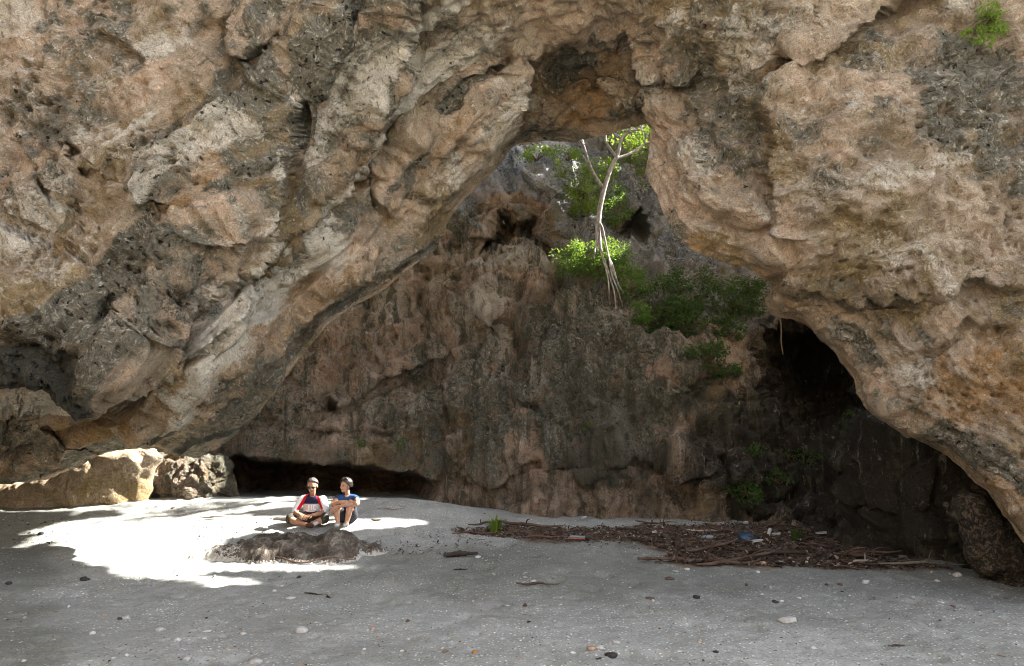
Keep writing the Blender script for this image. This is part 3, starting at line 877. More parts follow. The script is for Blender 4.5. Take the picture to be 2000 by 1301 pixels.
# ================================================================== TOP OF THE CLIFF WITH A SINKHOLE MOUTH SHAPED FOR THE SUNBEAM
PATCH = [(55, 1037), (125, 1022), (205, 1011), (320, 1002), (450, 1003), (540, 1009), (690, 1011), (770, 1014), (860, 1020), (835, 1027), (760, 1033),
         (700, 1038), (640, 1036), (520, 1040), (462, 1052), (440, 1072), (405, 1092), (470, 1100), (720, 1100), (722, 1110), (560, 1113), (440, 1112), (400, 1124),
         (520, 1133), (525, 1140), (430, 1142), (370, 1132), (300, 1126), (200, 1117), (160, 1110), (140, 1088), (100, 1070), (120, 1056), (75, 1050), (110, 1044)]
Z_RIM = 10.5


def build_plateau():
    # sunbeam footprint of the patch on the level of the rim
    rim = []
    for (u, v) in PATCH:
        g = on_ground(u, v)
        t = (Z_RIM - g[2]) / SUN[2]
        rim.append((g[0] + SUN[0] * t, g[1] + SUN[1] * t))
    rim = np.array(rim)
    # hole widened to light the cliff and shrubs, where the arch shades the sand
    extra = np.array([(-3.4, 12.5), (2.2, 12.3), (3.2, 13.6), (3.4, 15.0), (4.2, 15.5), (4.2, 16.3), (2.4, 16.3), (2.4, 17.25), (5.6, 17.3), (5.6, 18.4), (0.0, 18.3), (-3.4, 17.2)])
    sun_block = np.array([(-30, 12.9), (2.9, 12.9), (3.0, 13.9), (2.75, 14.15), (2.75, 14.3), (2.4, 14.45), (2.7, 14.8), (3.05, 15.0), (3.4, 15.12), (3.2, 15.25), (-30, 15.3)])  # added strip of roof that stops sun left of the patch
    sun_slot = np.array([(3.4, 14.9), (5.9, 15.3), (7.4, 15.9), (7.1, 16.4), (5.35, 16.4), (5.25, 16.05), (4.35, 16.0), (4.25, 16.45), (3.2, 16.3)])  # added opening that lets sun onto the tree and bush
    xs = np.concatenate([np.linspace(-70, -6, 18), np.arange(-5.7, 12.5, 0.085), np.linspace(13, 70, 16)])
    ys = np.concatenate([np.linspace(10.6, 11.5, 6), np.arange(11.56, 18.9, 0.085), np.linspace(19.0, 90, 20)])
    X, Yg = np.meshgrid(xs, ys)
    P = np.stack([X, Yg, np.full(X.shape, Z_RIM)], -1)
    dd = np.maximum(poly_sd(X, Yg, rim), np.minimum(poly_sd(X, Yg, extra), -poly_sd(X, Yg, sun_block)))
    dd = np.maximum(dd, poly_sd(X, Yg, sun_slot))
    dd = dd + 0.10 * fbm(P, 1.3, 3, 201) + 0.05 * fbm(P, 5.0, 3, 202)
    rise = np.clip(-dd, 0, 40)
    P[..., 2] += np.where(rise > 0.15, 0.35 * np.minimum(rise, 6) * sstep(0.1, 1.2, rise) + 0.5 * fbm(P, 0.4, 3, 203) * sstep(0.5, 3, rise), 0)
    c = lambda a: 0.25 * (a[:-1, :-1] + a[1:, :-1] + a[:-1, 1:] + a[1:, 1:])
    keep = c(dd) < 0
    me = mesh_np("cliff_top", P, grid_faces(*X.shape, mask=keep))
    set_attr(me, "zone", np.stack([np.full(X.shape, .6), np.full(X.shape, .3), np.zeros(X.shape), np.zeros(X.shape)], -1))
    o = link_mesh("cliff_top", me, MAT_CLIFF)
    md = o.modifiers.new("thickness", 'SOLIDIFY'); md.thickness = 0.12; md.offset = 1.0
    tag(o, "unseen cliff top above the cave, its sinkhole cut to cast the sun patch", "cliff", kind="structure")


build_plateau()


# ================================================================== SAND FLOOR
def sand_z(x, y):
    p = np.stack([x, y, np.zeros_like(x)], -1)
    z = ground_base(y, x)
    near = sstep(3.0, 4.2, y) * sstep(26, 20, y)
    z = z + near * (0.04 * fbm(p, 0.5, 3, 301) + 0.03 * fbm(p, 2.0, 4, 302))
    # footprints and small scoops
    h = worley(p, 1.9, 44)
    z = z - near * 0.045 * sstep(0.34, 0.10, h)
    h2 = worley(p, 4.5, 45)
    z = z - near * 0.018 * sstep(0.34, 0.10, h2)
    return z


DRIFT = [(885, 1036), (960, 1027), (1100, 1027), (1180, 1028), (1400, 1026), (1560, 1020), (1650, 1040), (1720, 1090), (1860, 1112), (1700, 1112), (1480, 1106), (1280, 1102), (1310, 1080), (1250, 1062), (1120, 1062), (1000, 1050), (900, 1044)]


def build_sand():
    ys = np.concatenate([[-250, -120, -60, -25, -10, -3, 0.5, 2.5, 3.4], 4.2 * (23 / 4.2) ** np.linspace(0, 1, 520), [27, 35, 60, 120, 250]])
    ks = np.concatenate([[-1.0], np.linspace(-0.9, 0.9, 620), [1.0]])
    Yg = np.repeat(ys[:, None], len(ks), 1)
    X = np.maximum(np.abs(Yg), 4.2) * ks[None, :]
    X[:, 0] = np.minimum(X[:, 0], -250); X[:, -1] = np.maximum(X[:, -1], 250)
    Z = sand_z(X, Yg)
    P = np.stack([X, Yg, Z], -1)
    u, v = to_px(P)
    zone = np.zeros(X.shape + (4,))
    nz = 18 * fbm(P, 1.5, 4, 311)
    ok = Yg > 3
    zone[..., 0] = np.where(ok, 0.85 * sstep(-14, 10, poly_sd(u, v, DRIFT) + nz), 0)
    zone[..., 0] = np.maximum(zone[..., 0], np.where(ok, 0.3 * sstep(1.1, .4, np.hypot((u - 560) / 190, (v - 1078) / 24) + nz * .03), 0))
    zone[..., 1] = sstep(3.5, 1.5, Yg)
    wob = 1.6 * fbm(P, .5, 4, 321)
    zone[..., 2] = np.maximum(sstep(7.4, 8.9, Yg + wob) * sstep(11.2, 10.2, Yg + wob * .5) * sstep(-3.0, -0.5, X + wob), 0.8 * sstep(-0.55, -0.70, X / np.maximum(Yg, 4) + .08 * wob)) * (Yg > 3.5)  # painted shade: mid-floor under the arch and the far left
    zone[..., 3] = sstep(9.0, 6.3, Yg + wob) * sstep(-.35, .35, X / np.maximum(Yg, 4)) * (Yg > 3)
    zone[..., 2] = np.maximum(zone[..., 2], 0.6 * sstep(6.6, 8.0, Yg + wob) * sstep(9.4, 8.6, Yg) * sstep(-.5, .0, X - 0 * wob) )  # more painted shade in front of the drift
    me = mesh_np("sand", P, grid_faces(*X.shape))
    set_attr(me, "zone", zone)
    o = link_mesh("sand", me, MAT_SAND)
    tag(o, "pale coral sand floor of the cave", "sand", kind="structure")


build_sand()


# ================================================================== UNSEEN CLIFFS ADDED BEHIND THE VIEWER TO BLOCK AND BOUNCE LIGHT
def unseen_cliff():
    th = np.linspace(math.radians(-20), math.radians(200), 260); hz = np.linspace(0, 1, 60)
    TH, H = np.meshgrid(th, hz, indexing='ij')
    R = 13.5 + 1.5 * np.sin(2 * TH)
    top = 11.0 - 6.0 * sstep(0.3, 0.85, np.cos(TH)) + 2.0 * sstep(-0.3, -0.9, np.cos(TH))
    X = R * np.cos(TH); Yv = 3.0 - R * np.sin(TH) * 0.95; Z = -0.5 + H * top
    P = np.stack([X, Yv, Z], -1)
    n = np.stack([-np.cos(TH), np.sin(TH), 0.3 + 0 * TH], -1)
    d = 1.1 * fbm(P, 0.25, 4, 901) + 0.35 * fbm(P, 0.9, 4, 902) - 2.2 * (H ** 2)
    P = P + n * d[..., None]
    me = mesh_np("unseen_cliff", P, grid_faces(*TH.shape))
    set_attr(me, "zone", np.stack([0.4 + 0.5 * fbm(P, .5, 3, 903), 0.3 + 0.4 * fbm(P, .6, 3, 904), 0.2 + 0 * TH, 0 * TH], -1))
    tag(link_mesh("unseen_cliff", me, MAT_ARCH), "unseen limestone cliffs added behind the viewer to shape the light", "cliff", kind="structure")


unseen_cliff()

# ================================================================== SOLIDS OF ROCK AND EARTH
def solid_rock(name, outline, yedge, bulge, depth, mat, label, cat, zone=(.2, .3, .3, .05), amp=0.09, nr=90, na=320, seed=0, sc=2.2, expo=0.55):
    """closed boulder whose outline is a closed ring of photo pixels at distance yedge"""
    pts, _ = resample([(u, v) for u, v in outline] + [outline[0]], 2.0)
    c = pts.mean(0)
    idx = np.linspace(0, len(pts) - 1, na, endpoint=False).astype(int)
    ring = pts[idx]
    r = np.linspace(0, 1, nr) ** 0.85
    uv = c[None, None] + (ring[:, None] - c[None, None]) * r[None, :, None]
    prof = (1 - r ** 2.2) ** expo
    Yf = yedge - bulge * prof; Yb = yedge + depth * prof[::-1]
    front = at(uv[..., 0], uv[..., 1], Yf[None, :])
    back = at(uv[:, ::-1, 0], uv[:, ::-1, 1], Yb[None, :])
    P = np.concatenate([front, back[:, 1:]], 1)
    P = np.concatenate([P, P[:1]], 0)
    base = P.copy()
    n = grid_normals(blur(P, 3)); cen = P.mean((0, 1))
    n *= np.sign(((P - cen) * n).sum(-1, keepdims=True))
    d = amp * (1.6 * fbm(base, sc * 0.5, 3, seed) + 1.2 * fbm(base, sc * 1.4, 5, seed + 1, 0.55) + 0.5 * ridged(base, sc, 3, seed + 2) + 0.9 * (0.5 - worley(base, sc * 1.5, seed + 3)))
    P = base + n * d[..., None]
    P[-1] = P[0]
    me = mesh_np(name, P, grid_faces(*P.shape[:2]))
    z = np.zeros(P.shape[:2] + (4,)); z[:] = zone
    z[..., 0] += 0.5 * fbm(base, 1.2, 4, seed + 7); z[..., 1] += 0.5 * fbm(base, 1.6, 4, seed + 8)
    set_attr(me, "zone", np.clip(z, 0, 1))
    o = link_mesh(name, me, mat)
    return tag(o, label, cat)


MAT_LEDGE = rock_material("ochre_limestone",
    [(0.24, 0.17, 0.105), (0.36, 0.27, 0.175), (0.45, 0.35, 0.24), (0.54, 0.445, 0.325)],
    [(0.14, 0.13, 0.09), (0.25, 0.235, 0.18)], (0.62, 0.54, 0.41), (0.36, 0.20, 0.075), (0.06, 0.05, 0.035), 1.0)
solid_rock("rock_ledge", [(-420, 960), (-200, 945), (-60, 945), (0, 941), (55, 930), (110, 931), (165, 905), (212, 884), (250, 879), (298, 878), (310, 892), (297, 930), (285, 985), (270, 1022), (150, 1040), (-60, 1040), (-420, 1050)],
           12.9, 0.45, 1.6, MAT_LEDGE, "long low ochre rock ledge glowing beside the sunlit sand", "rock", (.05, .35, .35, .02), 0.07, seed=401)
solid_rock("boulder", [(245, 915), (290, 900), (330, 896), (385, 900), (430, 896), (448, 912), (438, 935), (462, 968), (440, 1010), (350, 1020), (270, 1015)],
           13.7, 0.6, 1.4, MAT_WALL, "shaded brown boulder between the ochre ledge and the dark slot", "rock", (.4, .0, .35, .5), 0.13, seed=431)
solid_rock("leaning_slab", [(1858, 968), (1880, 955), (1925, 985), (1975, 1050), (2040, 1100), (2080, 1175), (1990, 1150), (1930, 1122), (1893, 1080), (1878, 1020)],
           9.0, 0.22, 0.6, MAT_WALL, "brown slab of rock leaning at the foot of the right cave wall", "rock", (.2, .0, .25, .7), 0.07, seed=461)


def rubble():
    spots = [(1462, 985, 22, 14, 12.9), (1510, 965, 40, 26, 13.0), (1560, 930, 30, 22, 13.2), (1545, 945, 14, 10, 13.0), (1600, 990, 36, 24, 12.7), (1490, 1000, 26, 16, 12.7), (1440, 930, 18, 24, 13.2),
             (1575, 1000, 22, 14, 12.6), (1640, 1000, 24, 26, 12.3), (1655, 1055, 22, 18, 11.2), (1480, 760, 24, 22, 14.3), (1450, 790, 22, 16, 14.1), (1520, 905, 26, 18, 13.4), (1625, 940, 22, 20, 13.0), (1660, 985, 16, 22, 11.4)]
    for i, (u, v, ru, rv, Y) in enumerate(spots[:9]):
        rnd = np.random.RandomState(500 + i)
        a = np.linspace(0, 2 * np.pi, 12, endpoint=False)
        rr = 1 + rnd.uniform(-.25, .2, 12)
        out = [(u + ru * math.cos(t) * q, v + rv * math.sin(t) * q) for t, q in zip(a, rr)]
        p = on_wall(u, v)
        yy = min(float(p[1]), Y + 0.6)
        solid_rock("fallen_rock", out, yy + 0.05, 0.28, 0.35, MAT_WALL,
                   ["grey", "rusty brown", "dark brown"][i % 3] + " fallen rock " + ["lying below the dark cave pocket", "on the slope left of the right wall", "half buried above the driftwood", "beside the hanging shrubs", "at the foot of the rubble slope"][i % 5],
                   "rock", (.3, .1, .2 + .2 * (i % 3 == 1), 1.0), 0.035, 24, 60, 520 + i * 9, 5.0)["group"] = "rocks on the rubble slope"  # last zone value darkens the rocks to match the painted shade


rubble()


def earth_material():
    k = NT("dark_packed_earth")
    v = k.coords()
    mid = k.noise(v, 5.0, 8, 0.65, 0.4); fine = k.noise(v, 30.0, 6, 0.7); grit = k.noise(v, 110.0, 3, 0.6)
    col = k.ramp(mid, [(0.32, (0.04, 0.033, 0.026)), (0.47, (0.085, 0.07, 0.056)), (0.56, (0.14, 0.118, 0.096)), (0.66, (0.27, 0.25, 0.215))])
    z = k.attr("zone"); sp = k.n("ShaderNodeSeparateColor"); k.t.links.new(z.outputs["Color"], sp.inputs[0])
    col = k.mix(k.rng(k.math('ADD', sp.outputs[1], k.math('MULTIPLY', k.math('SUBTRACT', fine, 0.5), 2.0)), 0.35, 0.75), col, (0.48, 0.455, 0.40))
    col = k.mix(0.9, col, k.ramp(fine, [(0.3, (0.55, 0.55, 0.55)), (0.5, (1, 1, 1)), (0.7, (1.4, 1.4, 1.4))]), 'MULTIPLY')
    h = k.math('ADD', k.math('MULTIPLY', fine, 0.7), k.math('ADD', mid, k.math('MULTIPLY', grit, 0.2)))
    return k.finish(col, 0.95, k.bump(h, 0.9, 0.06), 0.15)


MAT_EARTH = earth_material()


def mound():
    c = on_ground(585, 1086)
    xs = np.linspace(-2.1, 1.9, 330); ys = np.linspace(-0.75, 1.2, 170)
    X, Yg = np.meshgrid(xs, ys)
    WX, WY = X + c[0], Yg + c[1]
    P = np.stack([WX, WY, 0 * X], -1)
    wob = 0.22 * fbm(P, 1.2, 4, 601)
    b = lambda cx, cy, rx, ry, h, e=1.0: h * np.clip(1 - (((X - cx) / rx) ** 2 + ((Yg - cy) / ry) ** 2) * (1 + wob * 1.6), -.3, 1) ** 1.0
    H = np.maximum.reduce([b(-0.25, .10, 0.85, .55, .25), b(0.42, .12, 0.52, .46, .28), b(-0.85, 0.0, .65, .30, .11), b(0.80, .20, .50, .26, .12), b(-1.3, -.05, .45, .18, .05), b(.10, -.05, .85, .42, .18)])
    H = H + 0.10 * fbm(P, 2.0, 6, 603, 0.6) * sstep(-.05, .1, H) - 0.05 * sstep(.3, .08, worley(P, 4.5, 61)) * sstep(0, .1, H)
    H = H + 0.045 * ridged(P, 3.0, 4, 607) * sstep(0, .12, H)
    H = H - 0.03
    P[..., 2] = sand_z(WX, WY) + H
    cc = lambda a: np.maximum.reduce([a[:-1, :-1], a[1:, :-1], a[:-1, 1:], a[1:, 1:]])
    me = mesh_np("earth_mound", P, grid_faces(*X.shape, mask=cc(H) > -0.02))
    z = np.zeros(X.shape + (4,))
    z[..., 1] = 0.8 * sstep(0.10, -0.02, H) + 0.3 * sstep(0.1, .4, fbm(P, 2.5, 4, 611)) + 0.4 * sstep(-.55, -1.1, X)
    set_attr(me, "zone", np.clip(z, 0, 1))
    o = link_mesh("earth_mound", me, MAT_EARTH)
    tag(o, "low dark mound of earth and stones in front of the two seated people", "mound")


mound()


# ================================================================== TUBES, LEAVES
def tube(path, radii, sides=7, jitter=0.0, rnd=None, cap=True):
    path = [Vector(p) for p in path]
    vs, fs = [], []
    n = len(path)
    prev = None
    for i, p in enumerate(path):
        t = (path[min(i + 1, n - 1)] - path[max(i - 1, 0)]).normalized()
        if prev is None:
            a = t.orthogonal().normalized()
        else:
            a = (prev - t * prev.dot(t)).normalized()
        prev = a
        b = t.cross(a)
        for s in range(sides):
            an = 2 * math.pi * s / sides
            r = radii[i] * (1 + (rnd.uniform(-jitter, jitter) if rnd else 0))
            vs.append(p + (a * math.cos(an) + b * math.sin(an)) * r)
    for i in range(n - 1):
        for s in range(sides):
            s2 = (s + 1) % sides
            fs.append((i * sides + s, i * sides + s2, (i + 1) * sides + s2, (i + 1) * sides + s))
    if cap:
        fs.append(tuple(range(sides))[::-1]); fs.append(tuple((n - 1) * sides + s for s in range(sides)))
    return vs, fs


class MB:
    def __init__(self):
        self.v = []; self.f = []

    def add(self, vs, fs):
        o = len(self.v)
        self.v += [tuple(x) for x in vs]; self.f += [tuple(i + o for i in f) for f in fs]

    def build(self, name, mat, parent=None, smooth=True, loc=None):
        me = bpy.data.meshes.new(name)
        me.from_pydata(self.v, [], self.f)
        me.polygons.foreach_set("use_smooth", [smooth] * len(me.polygons))
        me.update()
        return link_mesh(name, me, mat, parent, loc)


def smooth_path(pts, n=6):
    """Catmull-Rom through the points"""
    pts = [Vector(p) for p in pts]
    out = []
    for i in range(len(pts) - 1):
        p0 = pts[max(i - 1, 0)]; p1 = pts[i]; p2 = pts[i + 1]; p3 = pts[min(i + 2, len(pts) - 1)]
        for k in range(n):
            t = k / n
            out.append(0.5 * ((2 * p1) + (p2 - p0) * t + (2 * p0 - 5 * p1 + 4 * p2 - p3) * t * t + (3 * p1 - p0 - 3 * p2 + p3) * t ** 3))
    out.append(pts[-1])
    return out


def leaf_material(name, c1, c2, c3, trans=0.45):
    k = NT(name)
    v = k.coords()
    nz = k.noise(v, 9.0, 2, 0.5)
    oi = k.attr("tint")
    col = k.ramp(k.math('ADD', k.math('MULTIPLY', nz, 0.4), k.math('MULTIPLY', oi.outputs["Fac"], 0.6)), [(0.2, c1), (0.5, c2), (0.8, c3)])
    k.put(k.b.inputs["Base Color"], col); k.b.inputs["Roughness"].default_value = 0.55
    k.b.inputs["Specular IOR Level"].default_value = 0.3
    tr = k.n("ShaderNodeBsdfTranslucent"); k.put(tr.inputs[0], k.mix(0.5, col, (0.30, 0.42, 0.03)))
    ms = k.n("ShaderNodeMixShader"); ms.inputs[0].default_value = trans
    k.t.links.new(k.b.outputs[0], ms.inputs[1]); k.t.links.new(tr.outputs[0], ms.inputs[2]); k.t.links.new(ms.outputs[0], k.out.inputs[0])
    return k.m


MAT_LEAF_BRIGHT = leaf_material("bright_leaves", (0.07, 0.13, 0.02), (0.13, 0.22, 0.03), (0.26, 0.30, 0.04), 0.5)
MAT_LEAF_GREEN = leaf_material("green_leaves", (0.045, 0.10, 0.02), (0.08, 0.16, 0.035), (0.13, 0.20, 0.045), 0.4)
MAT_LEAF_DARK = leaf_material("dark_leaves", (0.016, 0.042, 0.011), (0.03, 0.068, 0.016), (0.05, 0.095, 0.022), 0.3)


def simple_mat(name, c1, c2, scale=8.0, rough=0.85, bump=0.3, bdist=0.01, stretch=(1, 1, 1), spec=0.25):
    k = NT(name)
    v = k.coords(stretch)
    nz = k.noise(v, scale, 6, 0.65)
    return k.finish(k.ramp(nz, [(0.32, c1), (0.66, c2)]), rough, k.bump(k.noise(v, scale * 3, 5, 0.65), bump, bdist) if bump else None, spec)


MAT_BARK = simple_mat("pale_bark", (0.15, 0.14, 0.125), (0.44, 0.42, 0.39), 18.0, 0.85, 0.6, 0.01, (1, 1, 0.5))
MAT_STEM = simple_mat("brown_stem", (0.09, 0.065, 0.04), (0.20, 0.15, 0.10), 14.0, 0.9)


def leaves(centers, sizes, rnd, per=22, leaf=0.06, droop=0.3, aspect=0.45):
    """numpy leaf cloud: small folded leaf faces on short sprays around each centre"""
    V = []; T = []; tint = []
    for c, s in zip(centers, sizes):
        for _ in range(per):
            d = rnd.normal(size=3); d /= np.linalg.norm(d) + 1e-9
            base = np.asarray(c) + d * s * rnd.uniform(0.15, 1.0) ** 0.6 * np.array([1, 0.9, 0.75])
            ax = d + rnd.normal(size=3) * 0.6 + np.array([0, 0, -droop]); ax /= np.linalg.norm(ax)
            sd = np.cross(ax, rnd.normal(size=3)); sd /= np.linalg.norm(sd) + 1e-9
            up = np.cross(sd, ax)
            L = leaf * rnd.uniform(0.5, 1.2); W = L * aspect
            o = len(V)
            V += [base, base + ax * L * 0.5 + sd * W * 0.5 + up * W * 0.15, base + ax * L - up * W * 0.1, base + ax * L * 0.5 - sd * W * 0.5 + up * W * 0.15]
            T += [(o, o + 1, o + 2), (o, o + 2, o + 3)]
            tint += [rnd.uniform(0.1, 0.95)] * 4
    return np.array(V), np.array(T), np.array(tint)


def foliage_obj(name, V, T, tint, mat, parent):
    me = mesh_np(name, V, None, T, smooth=False)
    if len(me.vertices) == len(tint): set_float(me, "tint", tint)
    return link_mesh(name, me, mat, parent)


def shrub(u, v, wpx, hpx, Y, nspray, mat, label, seed, leaf=0.07, per=26, name="shrub", hang=False, thick=0.35, group=None, base=None):
    rnd = np.random.RandomState(seed)
    m = Y / F
    c = at(u, v, Y)
    w, h = wpx * m / 2, hpx * m / 2
    root = empty(name, base if base is not None else at(u, v + hpx * 0.4, Y + thick * 0.6))
    tag(root, label, "shrub", group)
    r0 = np.array(root.location)
    cs, ss = [], []
    for _ in range(nspray):
        d = rnd.normal(size=3); d /= np.linalg.norm(d); d *= rnd.uniform(0.25, 1.0) ** 0.5
        p = c + d * np.array([w, thick, h])
        cs.append(p - r0); ss.append(rnd.uniform(0.5, 1.1) * min(w, h) * 0.42 + 0.03)
    V, T, tint = leaves(cs, ss, rnd, int(per * 1.5), leaf, 0.5 if hang else 0.2)
    foliage_obj("foliage", V, T, tint, mat, root)
    mb = MB()
    for p in cs[::max(1, len(cs) // 14)]:
        midp = p * 0.5 + np.array([rnd.uniform(-.05, .05), rnd.uniform(-.05, .05), 0.06])
        mb.add(*tube(smooth_path([(0, 0, 0), midp, p], 4), np.linspace(0.012, 0.004, 9), 5))
    mb.build("stem", MAT_STEM, root)
    return root


def wall_Y(u, v):
    return float(on_wall(u, v)[1])


for i_, (u_, v_, w_, h_, n_, l_) in enumerate([(1108, 302, 60, 36, 12, "small bright shrub left of the top of the long pale branch"), (1186, 335, 46, 70, 18, "bright yellow green shrub in the fork of the white tree"), (1232, 300, 60, 60, 18, "bright leafy shrub behind the right branch of the tree"), (1278, 300, 30, 60, 10, "narrow bright shrub tucked against the right rock edge"), (1120, 400, 40, 60, 8, "sparse green sprigs on grey rock left of the trunk")]):
    shrub(u_, v_, w_, h_, wall_Y(u_, v_) - 0.3, n_, MAT_LEAF_BRIGHT, l_, 690 + i_, 0.075, 24)
# sunlit bush at the foot of the white tree and its neighbours
shrub(1152, 506, 160, 78, min(wall_Y(1143, 520), wall_Y(1110, 520), wall_Y(1180, 530)) - 0.55, 80, MAT_LEAF_GREEN, "bright sunlit bush at the foot of the white tree", 701, 0.075, 40, thick=0.4)
shrub(1228, 545, 84, 66, min(wall_Y(1225, 545), wall_Y(1200, 560)) - 0.4, 30, MAT_LEAF_GREEN, "half shaded green bush right of the white roots", 702, 0.075, 34)
shrub(1148, 372, 66, 130, min(wall_Y(1150, 375), wall_Y(1150, 330), wall_Y(1150, 420)) - 0.25, 40, MAT_LEAF_BRIGHT, "yellow green shrub climbing the cliff behind the white trunk", 703, 0.08, 26)
shrub(1206, 410, 60, 110, min(wall_Y(1206, 410), wall_Y(1200, 370)) - 0.3, 30, MAT_LEAF_GREEN, "green trailing shrub hanging right of the white trunk", 704, 0.08, 26, hang=True)
shrub(1050, 300, 90, 36, wall_Y(1050, 305) - 0.3, 18, MAT_LEAF_BRIGHT, "small pale green shrub on the grey cliff under the rock lintel", 705, 0.075, 24)
shrub(1258, 335, 50, 70, wall_Y(1258, 335) - 0.3, 14, MAT_LEAF_BRIGHT, "small green shrub on the cliff beside the right rock edge", 706, 0.075, 24)
shrub(1100, 330, 46, 50, wall_Y(1100, 330) - 0.25, 8, MAT_LEAF_BRIGHT, "sparse sprig on grey rock left of the forked branch", 707, 0.07, 18)
dark_spots = [(1290, 588, 110, 84, 30), (1352, 556, 110, 66, 24), (1432, 580, 110, 90, 30), (1330, 636, 110, 76, 28), (1408, 634, 90, 56, 20), (1284, 646, 66, 50, 14), (1384, 690, 84, 46, 14), (1462, 560, 50, 40, 10), (1250, 610, 46, 40, 10), (1420, 720, 50, 36, 8), (1345, 590, 70, 50, 14)]
dark_lab = ["shaded dark shrub hanging right below the sunlit bush", "dark shrub under the grey cliff at the top of the green slope", "dark shrub touching the hanging rock lobe", "dark leafy shrub at the middle of the green slope", "low dark shrub left of the cave pocket", "small dark shrub over the rusty rock face",
            "sparse dark shrub at the lower end of the green slope", "small dark tuft under the right arch edge", "small dark shrub beside the ends of the white roots", "sparse tuft on the rock above the rubble", "thin dark shrub between pale stones of the slope"]
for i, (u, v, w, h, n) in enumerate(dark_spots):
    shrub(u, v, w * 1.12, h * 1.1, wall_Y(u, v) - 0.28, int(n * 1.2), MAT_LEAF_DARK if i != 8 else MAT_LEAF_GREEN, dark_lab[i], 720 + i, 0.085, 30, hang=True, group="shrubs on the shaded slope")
low_spots = [(1462, 957, 66, 40, 16, "low green plant on the rubble slope left of the fallen rocks"), (1572, 905, 120, 60, 26, "wide dark bush on the shaded rubble slope"), (1470, 880, 40, 26, 7, "tiny green sprig below the pale rock of the slope"),
             (1668, 830, 30, 60, 10, "narrow green plant at the right rim of the cave pocket"), (1520, 935, 50, 30, 9, "dark sprig just above the rusty fallen rocks")]
for i, (u, v, w, h, n, lab) in enumerate(low_spots):
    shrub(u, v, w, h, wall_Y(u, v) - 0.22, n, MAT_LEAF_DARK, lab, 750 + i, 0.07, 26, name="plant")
for i, (u, v, w, h, lab) in enumerate([(966, 648, 28, 12, "tiny green tuft in a hollow high on the back wall"), (1152, 830, 30, 13, "tiny green tuft in the small slot low on the back wall"), (701, 866, 30, 13, "tiny green tuft on the ledge above the dark slot"), (782, 868, 13, 20, "thin green sprig hanging on the ledge right of the tuft")]):
    shrub(u, v, w, h, wall_Y(u, v) - 0.12, 5, MAT_LEAF_GREEN, lab, 770 + i, 0.045, 16, name="plant", thick=0.08)


def arch_tuft():
    cs = [(1935, 18, 44, 44), (1912, 66, 56, 40), (1950, 50, 30, 24)]
    Y = float(SURF(1915, 60)) - 0.12
    rnd = np.random.RandomState(790)
    root = empty("fern", at(1935, 40, Y + 0.15)); r0 = np.array(root.location)
    tag(root, "bright green ferns rooted high on the right arch face", "fern")
    C, S = [], []
    for u, v, w, h in cs:
        for _ in range(16):
            C.append(at(u + rnd.uniform(-.5, .5) * w, v + rnd.uniform(-.5, .5) * h, Y + rnd.uniform(-.12, .12)) - r0); S.append(rnd.uniform(.03, .06))
    V, T, tint = leaves(C, S, rnd, 26, 0.045, 0.5)
    foliage_obj("foliage", V, T, tint, MAT_LEAF_BRIGHT, root)
    mb = MB()
    for c in C[::4]:
        mb.add(*tube(smooth_path([(0, 0, 0), np.array(c) * .5 + (0, -.05, .04), c], 4), np.linspace(.006, .002, 9), 5))
    mb.build("stem", MAT_STEM, root)


arch_tuft()


